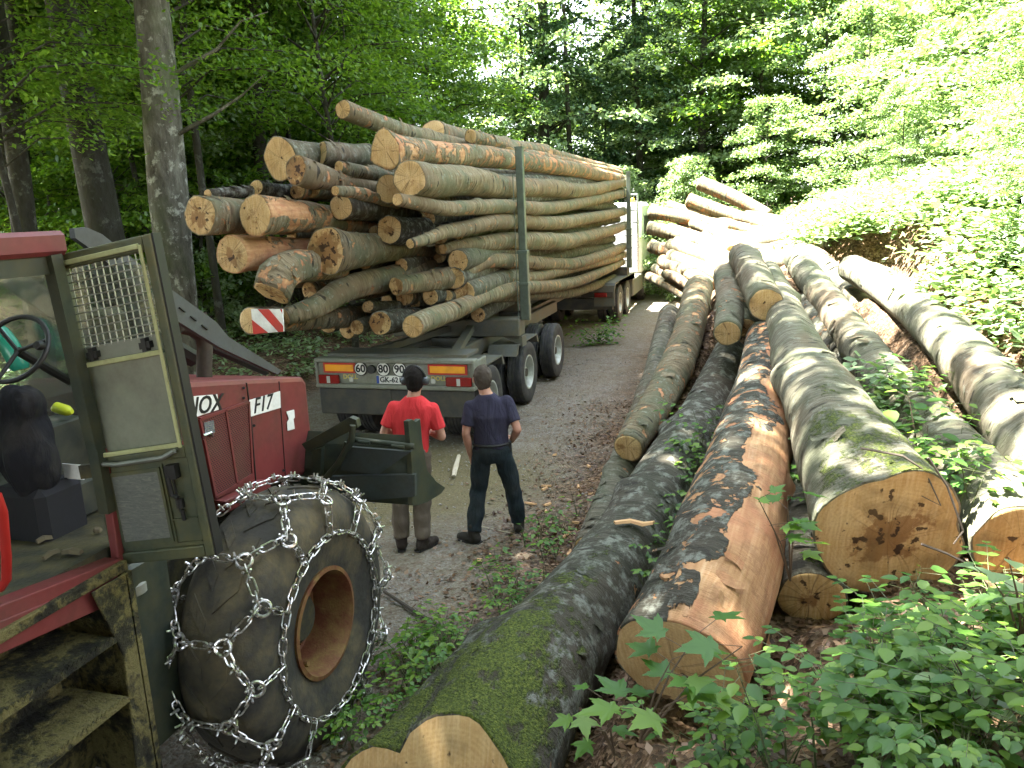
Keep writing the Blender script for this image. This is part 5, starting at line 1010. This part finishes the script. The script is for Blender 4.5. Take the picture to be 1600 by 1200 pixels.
def person(name_label, loc, rz, J, cols, opts):
    P = thing('person', name_label, 'person', loc); P.rotation_euler.z = rz; P.scale = (opts.get('sc', 1),)*3; V3 = Vector
    j = {k: V3(v) for k, v in J.items()}; sp = lambda a, b_, t: j[a].lerp(j[b_], t)
    for s_ in 'lr': j['sh'+s_] = j['sh'+s_]*.92+nek_(j)*.08-V3((0, 0, .03))
    pel, che, nek, hed = j['pelvis'], j['chest'], j['neck'], j['head']
    hr = Matrix.Rotation(opts.get('yaw', 0), 3, 'Z') @ Matrix.Rotation(opts.get('pitch', 0), 3, 'X') @ Matrix.Scale(1.1, 3)
    b = MB(); ell(b, hed, (.074, .094, .112), 20, hr); ell(b, hed+hr @ V3((0, .03, -.055)), (.055, .062, .062), 14, hr)      # skull, jaw
    ell(b, hed+hr @ V3((0, .098, -.022)), (.012, .02, .02), 8, hr); ell(b, hed+hr @ V3((0, .088, -.055)), (.022, .012, .008), 8, hr)
    for s_ in (-1, 1): ell(b, hed+hr @ V3((s_*.078, -.002, -.012)), (.010, .018, .03), 8, hr); ell(b, hed+hr @ V3((s_*.03, .088, .018)), (.02, .01, .007), 8, hr)
    caps(b, [nek-V3((0, 0, .03)), hed+hr @ V3((0, -.02, -.06))], [.062, .056])
    loft(b, [(pel+V3((0, 0, -.08)), .14, .09), (pel, .15, .1), (pel.lerp(che, .5), .13, .09), (che, .155, .1), (nek-V3((0, 0, .09)), .13, .08), (nek, .06, .055)])
    for s_ in 'lr':
        caps(b, [j['sh'+s_], j['el'+s_], j['wr'+s_]], [.052, .041, .028]); caps(b, [sp('el'+s_, 'wr'+s_, .0), sp('el'+s_, 'wr'+s_, .3), j['wr'+s_]], [.04, .042, .027])
        hand(b, j['wr'+s_], j['fw'+s_], j['th'+s_], opts.get('curl', .5), 1 if s_ == 'l' else -1)
        caps(b, [j['hp'+s_], j['kn'+s_], j['an'+s_]], [.078, .052, .038]); caps(b, [j['an'+s_], j['an'+s_]+V3(j['ft'+s_])*.10+V3((0, 0, -.05))], [.034, .022])
    body = fuse(b, 'body', SKIN, P, .0075, 3)
    # shirt
    b = MB(); hem = pel+V3((0, 0, -.02)); mid = pel.lerp(che, .5)
    loft(b, [(hem, .178, .122), (hem+V3((0, 0, .03)), .175, .12), (mid, .165, .117), (che, .195, .125), (nek-V3((0, 0, .10)), .185, .105), (nek-V3((0, 0, .035)), .11, .08), (nek-V3((0, 0, .005)), .072, .066)])
    for s_ in 'lr': q = sp('sh'+s_, 'el'+s_, .72); s0 = j['sh'+s_]+V3((0, 0, .002)); caps(b, [s0*.85+nek*.15-V3((0, 0, .02)), s0], [.062, .062]); b.tube([s0, sp('sh'+s_, 'el'+s_, .35), q], [.061, .062, .068], 16)
    fuse(b, 'shirt', cols['shirt'], P, .011, 5, .011, 7, .45)
    # trousers
    b = MB(); loft(b, [(pel+V3((0, 0, .05)), .160, .112), (pel+V3((0, 0, -.04)), .172, .125), (pel+V3((0, 0, -.12)), .165, .12), (pel+V3((0, 0, -.17)), .11, .09)])
    for s_ in 'lr':
        k = j['kn'+s_]; a = j['an'+s_]; b.tube([j['hp'+s_]+V3((0, 0, .02)), j['hp'+s_].lerp(k, .35), k, k.lerp(a, .4), a+V3((0, 0, .02))], [.105, .1, .085, .082, .075], 16); ell(b, k, (.084, .084, .084)); ell(b, j['hp'+s_], (.1, .1, .1))
    fuse(b, 'trousers', cols['trousers'], P, .012, 4, .016, 8, 1.1)
    # boots, a left and a right one
    for s_ in 'lr':
        a = j['an'+s_]; f = V3(J['ft'+s_]).normalized(); b = MB(); z0 = a.z-.10; g = V3((a.x, a.y, z0))
        caps(b, [a+V3((0, 0, .07)), a, g+V3((0, 0, .05))-f*.03], [.06, .06, .052]); caps(b, [g+V3((0, 0, .045)), g+f*.1+V3((0, 0, .042)), g+f*.17+V3((0, 0, .034))], [.056, .052, .04]); 
        bo = fuse(b, 'boot', cols['boot'], P, .009, 3, .004, 20)
        for v in bo.data.vertices: v.co.z = max(v.co.z, z0+.004)
        b = MB(); sd = V3((f.y, -f.x, 0)); b.prism([g-f*.085-sd*.036, g-f*.085+sd*.036, g+f*.08+sd*.05, g+f*.17+sd*.042, g+f*.205, g+f*.17-sd*.042, g+f*.08-sd*.05], (0, 0, .022)); so_ = MB(); so_.v, so_.f = b.v, b.f
        me = bpy.data.meshes.new('sole'); me.from_pydata([tuple(v) for v in b.v], [], b.f); link('sole', me, BLACK, bo)
    # hair
    b = MB(); ell(b, hed+hr @ V3((0, -.012, .014)), (.083, .096, .112), 20, hr); ell(b, hed+hr @ V3((0, -.045, -.035)), (.066, .058, .065), 16, hr)
    h = fuse(b, 'hair', cols['hair'], P, .009, 3, .006, 40, 1)
    bm = bmesh.new(); bm.from_mesh(h.data); inv = hr.inverted(); bmesh.ops.delete(bm, geom=[v for v in bm.verts if (inv @ (v.co-hed)).y > .058 and (inv @ (v.co-hed)).z < .065], context='VERTS'); bm.to_mesh(h.data); bm.free()
    b = MB()
    for s_ in (-1, 1): ell(b, hed+hr @ V3((s_*.03, .083, .002)), (.012, .011, .009), 8, hr)
    me = bpy.data.meshes.new('eyes'); me.from_pydata([tuple(v) for v in b.v], [], b.f); link('eyes', me, WHITE, P)
    if opts.get('belt'):
        b = MB(); c = pel+V3((0, 0, .03)); b.tube([c+V3((.178*math.cos(a), .128*math.sin(a), 0)) for a in [2*PI*k/24 for k in range(24)]], .014, 6, closed=True); b.box(c+V3((.17, -.02, -.04)), (.05, .07, .09)); me = bpy.data.meshes.new('belt'); me.from_pydata([tuple(v) for v in b.v], [], b.f); link('belt', me, BLACK, P)
    if opts.get('muffs'):
        hl = thing('ear_defenders', 'dark ear defenders with shiny cups worn by the man in the red shirt', 'ear defenders', loc) if False else None
        b = MB(); pts = [hed+hr @ V3((math.sin(a)*.096, -.012, math.cos(a)*.122)) for a in [(-1.5+3*k/16) for k in range(17)]]; b.tube(pts, .012, 8); me = bpy.data.meshes.new('ear_defenders'); me.from_pydata([tuple(v) for v in b.v], [], b.f); hb = link('ear_defenders', me, BLACK, P)
        for s_ in (-1, 1):
            b = MB(); c = hed+hr @ V3((s_*.085, -.008, -.01)); ax = hr @ V3((s_, 0, 0)); b.lathe(c, ax, [(.001, -.01), (.04, -.01), (.043, .01), (.036, .03), (.02, .04), (.001, .042)], 18); me = bpy.data.meshes.new('ear_cup'); me.from_pydata([tuple(v) for v in b.v], [], b.f); link('ear_cup', me, plain('muff_grey', (.09, .1, .11), .25, .3, .2), hb)
    return P
HAIRD = cloth('dark_hair', (.012, .01, .009), (.03, .025, .02)); HAIRG = cloth('greying_hair', (.055, .042, .032), (.11, .095, .08), .8)
g1 = onz(648, 856, 0); g2 = onz(772, 842, 0)
person('man in a bright red t-shirt and ear defenders, standing behind the skidder blade', (g1.x, g1.y, .0), math.radians(14),
  dict(pelvis=(.03, 0, .97), chest=(.06, .0, 1.27), neck=(.09, -.01, 1.49), head=(.115, .015, 1.64), shl=(-.115, -.01, 1.41), ell=(-.20, -.03, 1.15), wrl=(-.10, .19, 1.10), shr=(.285, -.01, 1.38), elr=(.33, -.02, 1.10), wrr=(.16, .20, 1.10),
       fwl=(.6, .7, 0), fwr=(-.6, .7, 0), thl=(0, 0, 1), thr=(0, 0, 1), hpl=(-.07, 0, .92), hpr=(.12, 0, .92), knl=(-.11, .02, .50), knr=(.10, .02, .50), anl=(-.12, -.01, .10), anr=(.09, -.04, .10), ftl=(-.15, 1, 0), ftr=(.55, .85, 0)),
  dict(shirt=cloth('red_tshirt', (.62, .045, .05), (.4, .04, .04), .2), trousers=cloth('brown_work_trousers', (.12, .095, .07)), boot=cloth('dark_boot', (.03, .022, .018)), hair=HAIRD), dict(pitch=.18, yaw=-.15, muffs=True, curl=.8, sc=1.05))
person('man with short greying hair and a navy t-shirt, one hand at his pocket', (g2.x, g2.y, .0), math.radians(20),
  dict(pelvis=(.02, 0, .97), chest=(.03, .0, 1.27), neck=(.0, .02, 1.49), head=(-.035, .06, 1.635), shl=(-.18, .0, 1.40), ell=(-.22, -.05, 1.12), wrl=(-.19, .02, .89), shr=(.21, .0, 1.42), elr=(.275, -.09, 1.14), wrr=(.225, .10, .98),
       fwl=(.1, .25, -1), fwr=(-.5, .8, -.2), thl=(.2, 1, 0), thr=(0, .3, 1), hpl=(-.07, 0, .92), hpr=(.11, 0, .92), knl=(-.13, .06, .51), knr=(.21, .08, .50), anl=(-.20, -.06, .10), anr=(.26, .14, .10), ftl=(-.8, .6, 0), ftr=(.1, 1, 0)),
  dict(shirt=cloth('navy_tshirt', (.035, .033, .055), (.05, .045, .05), .3), trousers=cloth('dark_work_trousers', (.018, .026, .03), (.05, .05, .045), .4), boot=cloth('worn_boot', (.03, .027, .022)), hair=HAIRG), dict(pitch=.3, yaw=.25, belt=True, curl=.35, sc=1.02))
# ------------------------------------------------------------------ plants, litter, small things
def hitg(px, py, dmax=60):
    r = ray(px, py); d = .8; prev = d
    ds = np.concatenate([np.arange(1.2, 12, .04), np.arange(12, dmax, .2)]); X = r.x*ds; Y = r.y*ds; Zr = EYE+r.z*ds; G = ground(X, Y, False); k = np.argmax(Zr < G)
    return None if not (Zr < G).any() else Vector((X[k], Y[k], G[k]))
OV = np.array([(0, 0, 0), (.30, .22, .05), (.34, .52, .06), (.18, .85, .02), (0, 1.05, -.05), (-.18, .85, .02), (-.34, .52, .06), (-.30, .22, .05), (0, .5, -.015)])   # ovate leaf, folded on its midrib
OVF = [(0, 1, 8), (1, 2, 8), (2, 3, 8), (3, 4, 8), (4, 5, 8), (5, 6, 8), (6, 7, 8), (7, 0, 8)]
def maple_outline():
    pts = []
    for ang, ln in ((-118, .42), (-58, .78), (0, 1.0), (58, .78), (118, .42)):
        a = math.radians(ang); w_ = 15
        for da, q in ((-w_*1.35, .55), (-w_*.8, .72), (-w_*.55, .70), (0, 1.0), (w_*.55, .70), (w_*.8, .72), (w_*1.35, .55)):
            b_ = a+math.radians(da); pts.append((math.sin(b_)*ln*q, math.cos(b_)*ln*q+.25, .05*q*abs(math.sin(a*2))-.06*(q > .9)))
    return pts
MP = [(0, .0, 0)] + maple_outline(); MPC = len(MP); MP = np.array(MP+[(0, .27, -.02)]); MPF = [(i, i+1, MPC) for i in range(MPC-1)] + [(MPC-1, 0, MPC)]
def place_leaf(Vs, Fs, tmpl, faces, pos, size, yaw, pitch, roll):
    R = (Matrix.Rotation(yaw, 3, 'Z') @ Matrix.Rotation(pitch, 3, 'X') @ Matrix.Rotation(roll, 3, 'Y')); R = np.array(R); v = (tmpl*size) @ R.T + np.array(pos); n = sum(len(q) for q in Vs); Vs.append(v); Fs += [tuple(i+n for i in f) for f in faces]
def plant_tmpl(rs, kind, h, nl, ls, spread):
    """leaves (verts, tris) and stem (verts, faces) of one small plant"""
    Vs = []; Fs = []; sb = MB(); nst = rs.randint(1, 4) if kind != 'maple' else 1
    for s_ in range(nst):
        az = rs.uniform(0, 6.28); lean = rs.uniform(.1, .5)*spread; top = np.array([math.cos(az)*lean, math.sin(az)*lean, h*rs.uniform(.7, 1)]); m_ = max(3, nl//nst)
        sb.tube([(0, 0, -.02), tuple(top*.5+np.array([0, 0, h*.06])), tuple(top)], [.004+.003*h, .003, .0015], 4, caps=False)
        for i in range(m_):
            t = .35+.65*(i+.5)/m_; p = top*t; p[2] += .03*math.sin(t*3); a = rs.uniform(0, 6.28) if kind == 'ovate' else az+i*PI+rs.uniform(-.5, .5)
            if kind == 'pinnate':
                L = rs.uniform(.7, 1)*spread*.7; d = np.array([math.cos(a), math.sin(a), .25])
                for q in range(3):
                    for sg in (-1, 1): place_leaf(Vs, Fs, OV, OVF, p+d*L*(.35+.25*q), ls*rs.uniform(.7, 1), a-PI/2+sg*1.0, rs.uniform(-.35, .05), rs.uniform(-.2, .2))
                place_leaf(Vs, Fs, OV, OVF, p+d*L*.95, ls, a-PI/2, -.2, 0); sb.tube([tuple(p), tuple(p+d*L*.95)], .0013, 3, caps=False)
            else:
                d = np.array([math.cos(a), math.sin(a), .2]); pl_ = rs.uniform(.02, .10)*(1+spread); q = p+d*pl_
                T_, TF = (MP, MPF) if kind == 'maple' else (OV, OVF); place_leaf(Vs, Fs, T_, TF, q, ls*rs.uniform(.65, 1.15), a-PI/2+rs.uniform(-.3, .3), rs.uniform(-.5, .1), rs.uniform(-.25, .25)); sb.tube([tuple(p), tuple(q)], .0012, 3, caps=False)
    return np.concatenate(Vs), np.array(Fs), np.array([tuple(v) for v in sb.v]), [tuple(f) for f in sb.f]
rs8 = np.random.RandomState(12)
TM = [plant_tmpl(rs8, k, h, n, l*.82, s) for k, h, n, l, s in [('ovate', .22, 9, .075, .25), ('ovate', .34, 14, .08, .35), ('ovate', .14, 6, .06, .2), ('maple', .26, 7, .06, .25), ('pinnate', .30, 4, .06, .35), ('ovate', .4, 18, .085, .45), ('pinnate', .4, 5, .07, .45), ('maple', .4, 9, .075, .3)]]
def bake(name, spots, mat, label=None, kmin=0, kmax=8, smin=.7, smax=1.3):
    VV = []; FF = []; n = 0; SV = []; SF = []; sn = 0
    for p in spots:
        V, F_, sv, sf = TM[rs8.randint(kmin, kmax)]; a = rs8.uniform(0, 6.28); s_ = rs8.uniform(smin, smax); c, s = math.cos(a)*s_, math.sin(a)*s_; R = np.array([[c, -s, 0], [s, c, 0], [0, 0, s_]])
        VV.append(V @ R.T+np.array(p)); FF.append(F_+n); n += len(V); SV.append(sv @ R.T+np.array(p)); SF += [tuple(i+sn for i in f) for f in sf]; sn += len(sv)
    me = np_mesh(name, np.concatenate(VV), np.concatenate(FF), mat); o = link(name, me); tag(o, label, kind='stuff')
    ms = bpy.data.meshes.new('stems'); ms.from_pydata(np.concatenate(SV).tolist(), [], SF); so_ = link('stems', ms, plain('green_stem', (.07, .09, .03), .6, 0, .3), o); so_['kind'] = 'stuff'; return o
def inpoly(x, y, P):
    c = False; j = len(P)-1
    for i in range(len(P)):
        if (P[i][1] > y) != (P[j][1] > y) and x < (P[j][0]-P[i][0])*(y-P[i][1])/(P[j][1]-P[i][1])+P[i][0]: c = not c
        j = i
    return c
def spots_in(poly, n, clump=0, keep=1.):
    xs = [p[0] for p in poly]; ys = [p[1] for p in poly]; out = []; t = 0
    while len(out) < n and t < n*20:
        t += 1; x, y = rt.uniform(min(xs), max(xs)), rt.uniform(min(ys), max(ys))
        if not inpoly(x, y, poly): continue
        if clump and noise.noise((x*clump, y*clump, 3)) < keep: continue
        h = hitg(x, y)
        if h is not None: out.append((h.x, h.y, h.z-.01))
    return out
near = spots_in([(1160, 1130), (1225, 1010), (1330, 1000), (1420, 1040), (1500, 1000), (1640, 960), (1700, 1240), (1100, 1240)], 110, .006, .0) + spots_in([(980, 1250), (1130, 1200), (1300, 1110), (1640, 1150), (1640, 1240)], 45)
near += spots_in([(1225, 700), (1262, 740), (1262, 880), (1222, 900)], 22) + spots_in([(1340, 620), (1440, 640), (1520, 790), (1500, 850)], 46) + spots_in([(1095, 690), (1120, 700), (1050, 900), (1010, 960), (1030, 850)], 34)
bake('undergrowth', near, LEAF_N, 'bright green seedlings covering the ground at the lower right')
road_side = spots_in([(600, 1060), (720, 930), (820, 850), (930, 780), (900, 900), (860, 960), (760, 1080), (640, 1180), (560, 1200)], 55, .012, .0) + spots_in([(820, 830), (900, 810), (880, 890), (840, 880)], 12) + spots_in([(600, 1030), (740, 970), (700, 1060), (600, 1110)], 22) + spots_in([(470, 1150), (600, 1080), (570, 1200)], 10)
bake('roadside_plants', road_side, LEAF_N, 'low green seedlings between the tractor wheel and the mossy log', 0, 5, .6, 1.1)
# bank beside the logs
bank = []; LP_ = np.array([[a[0]+(b[0]-a[0])*t, a[1]+(b[1]-a[1])*t] for a, b in [((r_[0], r_[1]), (r_[4], r_[5])) for r_ in CA] for t in np.linspace(0, 1, 8)])
for _ in range(6500):
    x = .9+13.5*rt.random()**2.; y = rt.uniform(6.6, 34)
    if noise.noise((x*.5, y*.5, 1)) < -.45: continue
    if np.min(np.hypot(LP_[:, 0]-x, LP_[:, 1]-y)) < .3: continue
    bank.append((x, y, 0))
for _ in range(700): bank.append((rt.uniform(-16, -8.6), rt.uniform(4, 30), 0))
bp_ = np.array(bank); bp_[:, 2] = ground(bp_[:, 0], bp_[:, 1], False)
rs_ = np.random.RandomState(3); Cs = []
for p in bp_:
    n = rs_.randint(22, 60); h = rs_.uniform(.15, .8); q = rs_.normal(0, .22, (n, 3)); q[:, 2] = rs_.uniform(.02, h, n)*(1-np.hypot(q[:, 0], q[:, 1])*.8); Cs.append(p+q)
Cs = np.concatenate(Cs); n = len(Cs); D_ = rs_.normal(0, 1, (n, 3)); D_[:, 2] *= .3; N_ = np.stack([rs_.normal(0, .4, n), rs_.normal(0, .4, n), np.ones(n)], 1)
V = leaf_quads(Cs, rs_.uniform(.07, .15, n), N_, D_, .6); bo = link('bank_undergrowth', np_mesh('bank_undergrowth', V, np.arange(len(V)).reshape(-1, 4), LEAF_SUNLIT)); tag(bo, 'dense leafy undergrowth on the bank right of the logs', kind='stuff')
def chip(label, pts, w_, mat=None, name='wood_splinter', group=None):
    P_ = [Vector(p) for p in pts]; b = MB(); n = len(P_)
    for i in range(n):
        t = (P_[min(i+1, n-1)]-P_[max(i-1, 0)]).normalized(); s_ = t.cross(Vector((0, 0, 1))).normalized(); ww = w_*(.35+.65*math.sin(PI*(i+.6)/(n+.2)))*rt.uniform(.8, 1.2)
        b.v += [P_[i]-s_*ww/2, P_[i]+s_*ww/2, P_[i]+s_*ww*.3+Vector((0, 0, .018)), P_[i]-s_*ww*.3+Vector((0, 0, .018))]
        if i: q = (i-1)*4; b.f += [[q+k, q+(k+1) % 4, q+4+(k+1) % 4, q+4+k] for k in range(4)]
    b.f += [[0, 1, 2, 3], [4*n-4, 4*n-3, 4*n-2, 4*n-1]]
    o = b.build(name, mat or CHIPM, None, False, origin=P_[0]); tag(o, label, 'wood splinter', group); return o
CHIPM = plain('fresh_wood', (.55, .33, .16), .8, 0, .4, 9, (.4, .2, .1)); PALEW = plain('weathered_stick', (.5, .44, .33), .85, 0, .4, 9, (.3, .24, .15))
for k in range(12):
    q = Vector((rt.uniform(-4.0, -3.2), rt.uniform(1.9, 3.1), fz+.012)); a = rt.uniform(0, 3.1); d = Vector((math.cos(a), math.sin(a), 0))*rt.uniform(.03, .1); chip('crumb of dirt and bark on the cab floor', [q, q+d*.5+Vector((0, 0, .01)), q+d], rt.uniform(.02, .05), plain('dry_crumb', (.10, .08, .045), .9), 'bark_crumb', 'crumbs on the cab floor')
# jacket heaped on the seat in the cab
b = MB(); c0 = ony(34, 650, yf-.5)-Vector((0, 0, .1)); ell(b, (0, 0, .0), (.14, .12, .17)); ell(b, (.04, 0, .16), (.11, .1, .11)); ell(b, (-.03, .0, .12), (.12, .09, .14)); ell(b, (.03, -.03, -.15), (.15, .11, .2)); ell(b, (-.05, -.02, -.1), (.13, .1, .2))
jt = thing('black_jacket', 'crumpled black jacket heaped in front of the steering wheel', 'jacket', c0); ja = fuse(b, 'cloth', cloth('black_jacket_cloth', (.012, .012, .014)), jt, .012, 6, .03, 7, .5)
b = MB(); b.box(c0+Vector((0, .02, -.42)), (.34, .3, .32), None, .04); b.build('seat', SEATB, SK)
# dead leaves
n = 16000; X = np.concatenate([rs_.uniform(-2.6, 4, n//2), rs_.uniform(-3.4, -.4, n//2)]); Y = np.concatenate([rs_.uniform(1.5, 8, n//2), rs_.uniform(3.5, 13, n//2)])
keep = (X > -2.4+rs_.normal(0, .45, len(X))); X, Y = X[keep], Y[keep]; Z = ground(X, Y)+.012+rs_.uniform(0, .012, len(X)); n = len(X)
D_ = rs_.normal(0, 1, (n, 3)); D_[:, 2] *= .25; N_ = np.stack([rs_.normal(0, .45, n), rs_.normal(0, .45, n), np.ones(n)], 1)
V = leaf_quads(np.stack([X, Y, Z], 1), rs_.uniform(.03, .075, n), N_, D_, .65); o = link('leaf_litter', np_mesh('leaf_litter', V, np.arange(len(V)).reshape(-1, 4), LITTER)); tag(o, 'dead brown leaves scattered on the ground', kind='stuff')
# road stones
n = 3500; X = rs_.uniform(-6.5, -1.6, n); Y = rs_.uniform(3.5, 18, n); s = rs_.uniform(.006, .02, n)[:, None]; O8 = np.array([(1, 0, 0), (0, 1, 0), (-1, 0, 0), (0, -1, 0), (0, 0, .7), (0, 0, -.7)]); c = np.stack([X, Y, ground(X, Y)+.003], 1)
V = (c[:, None, :] + O8[None]*s[:, :, None]*rs_.uniform(.6, 1.3, (n, 1, 3))).reshape(-1, 3); f0 = np.array([(0, 1, 4), (1, 2, 4), (2, 3, 4), (3, 0, 4), (1, 0, 5), (2, 1, 5), (3, 2, 5), (0, 3, 5)]); F8 = (f0[None]+np.arange(n)[:, None, None]*6).reshape(-1, 3)
o = link('gravel', np_mesh('gravel', V, F8, plain('gravel_stone', (.3, .28, .24), .9, 0, .5, 3))); tag(o, 'small stones on the forest road', kind='stuff')
# saplings that stand out
def sapling(label, root, tips, leaf, size, mat, name='sapling', n=3, cat='sapling', lv=None):
    root = Vector(root); r = thing(name, label, cat, root); sb = MB(); Vs = []; Fs = []
    for t in tips:
        t = Vector(t); mid = root.lerp(t, .5)+Vector((0, 0, .04)); sb.tube([root-Vector((0, 0, .03)), mid, t], [.006, .0045, .002], 6, caps=False)
        for i in range(n):
            q = root.lerp(t, .5+.5*(i+1)/n) if i < n-1 else t; a = rt.uniform(0, 6.28) if lv is None else lv+i*2.2
            d = Vector((math.cos(a), math.sin(a), .25)); e = q+d*size*.7; sb.tube([q, e], .0016, 4, caps=False); place_leaf(Vs, Fs, *leaf, e-root, size*rt.uniform(.75, 1.1), a-PI/2, rt.uniform(-.35, .35), rt.uniform(-.3, .3))
    sb.build('stem', plain('brown_stem', (.09, .06, .035), .7, 0, .3), r); me = np_mesh('leaves', np.concatenate(Vs), np.array(Fs), mat); link('leaves', me, None, r)
ML = (MP, MPF); OL = (OV, OVF)
sapling('maple sapling with lobed leaves leaning across the pale butt of the stripped log', at(1000, 1150, 3.2), [at(1050, 1030, 3.2), at(1090, 990, 3.25), at(1160, 1010, 3.2), at(1080, 1085, 3.15), at(1010, 1110, 3.1)], ML, .15, LEAF_N, 'maple_sapling', 3)
sapling('small maple seedling left of the stripped log butt', at(960, 1170, 3.5), [at(905, 1105, 3.4), at(940, 1090, 3.4), at(930, 1140, 3.4)], ML, .10, LEAF_N, 'maple_sapling', 2)
sapling('leafy sapling in the gap right of the stripped log', at(1235, 900, 4.6), [at(1185, 780, 4.4), at(1230, 775, 4.4), at(1205, 820, 4.4), at(1240, 835, 4.4)], ML, .12, LEAF_N, 'maple_sapling', 3)
sapling('bright sunlit sapling at the right edge below the grey green log', at(1600, 1010, 3.3), [at(1575, 870, 3.2), at(1600, 890, 3.2), at(1550, 905, 3.2)], OL, .12, LEAF_SUNLIT, 'sapling', 3)
sapling('elder shrub growing between the widest log and the grey green log', at(1440, 760, 5.6), [at(1380, 640, 5.6), at(1420, 620, 5.7), at(1450, 665, 5.6), at(1400, 690, 5.5), at(1470, 700, 5.6), at(1350, 655, 5.6)], OL, .14, LEAF_N, 'elder_shrub', 7, 'shrub')
sapling('pale green seedling clump in the bottom right corner', at(1530, 1140, 2.9), [at(1490, 1030, 2.8), at(1550, 1050, 2.8), at(1590, 1090, 2.8), at(1520, 1090, 2.75)], OL, .10, LEAF_SUNLIT, 'sapling', 5)
# leafy branch broken off on the road by the truck
c = onz(935, 535, 0.02); r = thing('fallen_branch', 'leafy green branch lying on the road beside the truck', 'branch', c); sb = MB(); Vs = []; Fs = []
for k in range(9):
    a = rt.uniform(-2.2, 1.2); L = rt.uniform(.5, 1.2); t = c+Vector((math.cos(a)*L*.6-.25*(k % 2), math.sin(a)*L*.5, rt.uniform(.1, .65))); sb.tube([c, c.lerp(t, .5)+Vector((0, 0, .08)), t], [.008, .005, .002], 5)
    for i in range(42): q = c.lerp(t, rt.uniform(.25, 1.05))+Vector([rt.gauss(0, .13) for _ in range(3)]); q.z = max(q.z, .02); place_leaf(Vs, Fs, OV, OVF, q-c, rt.uniform(.07, .11), rt.uniform(0, 6.28), rt.uniform(-.6, .3), rt.uniform(-.4, .4))
sb.build('twig', plain('twig', (.08, .06, .04), .8), r); link('leaves', np_mesh('leaves', np.concatenate(Vs), np.array(Fs), LEAF_N), None, r)
# chips and sticks
chip('pale forked wood piece lying on the road between the two men', [onz(709, 744, .02), onz(712, 730, .03), onz(717, 712, .03)], .07, PALEW, 'wood_piece')
chip('orange bark splinter lying across the mossy log', [at(960, 818, 6.05), at(985, 815, 6.08), at(1005, 820, 6.05), at(1022, 818, 6.0)], .07)
chip('broken orange wood sliver by the mossy butt', [at(795, 1020, 4.9), at(815, 1028, 4.9), at(838, 1040, 4.85)], .06)
chip('dark stick on the ground beside the chained wheel', [onz(600, 925, .02), onz(645, 955, .02), onz(688, 980, .02)], .035, plain('dark_stick', (.04, .03, .02), .8), 'stick')
cb_ = [onz(735, 815, .02), onz(750, 822, .03), onz(775, 828, .015), onz(800, 833, .02)]
b = MB(); b.tube(cb_, .006, 5); o = b.build('thin_twig', PALEW, None, origin=cb_[0]); tag(o, 'thin pale twig lying across the feet of the man in navy', 'twig')
for i in range(26):
    x, y = rt.uniform(-2.6, -.9), rt.uniform(5.2, 12); z = gz(x, y)+.012; a = rt.uniform(0, 3.1); L = rt.uniform(.05, .16); d = Vector((math.cos(a)*L, math.sin(a)*L, 0)); chip('small bark chip scattered beside the roadside logs', [Vector((x, y, z)), Vector((x, y, z))+d*.5, Vector((x, y, z))+d], rt.uniform(.02, .05), CHIPM, 'bark_chip', 'bark chips scattered along the roadside')
# dry branches by the widest butt
for lb, pts in (('bare twig hanging over the stained butt', [(1345, 700), (1410, 712), (1445, 735), (1470, 790), (1440, 775)]), ('bare twig right of the stained butt', [(1450, 715), (1480, 760), (1505, 830), (1490, 850)]), ('pale bare twig under the right side of the stained butt', [(1440, 850), (1480, 865), (1510, 880), (1530, 905)])):
    P_ = [at(q[0], q[1], 4.45+.02*i) for i, q in enumerate(pts)]; b = MB(); b.tube(P_, [.008, .007, .006, .004, .003][:len(P_)], 5); o = b.build('bare_twig', plain('bare_twig', (.12, .1, .08), .8), None, origin=P_[0]); tag(o, lb, 'twig')
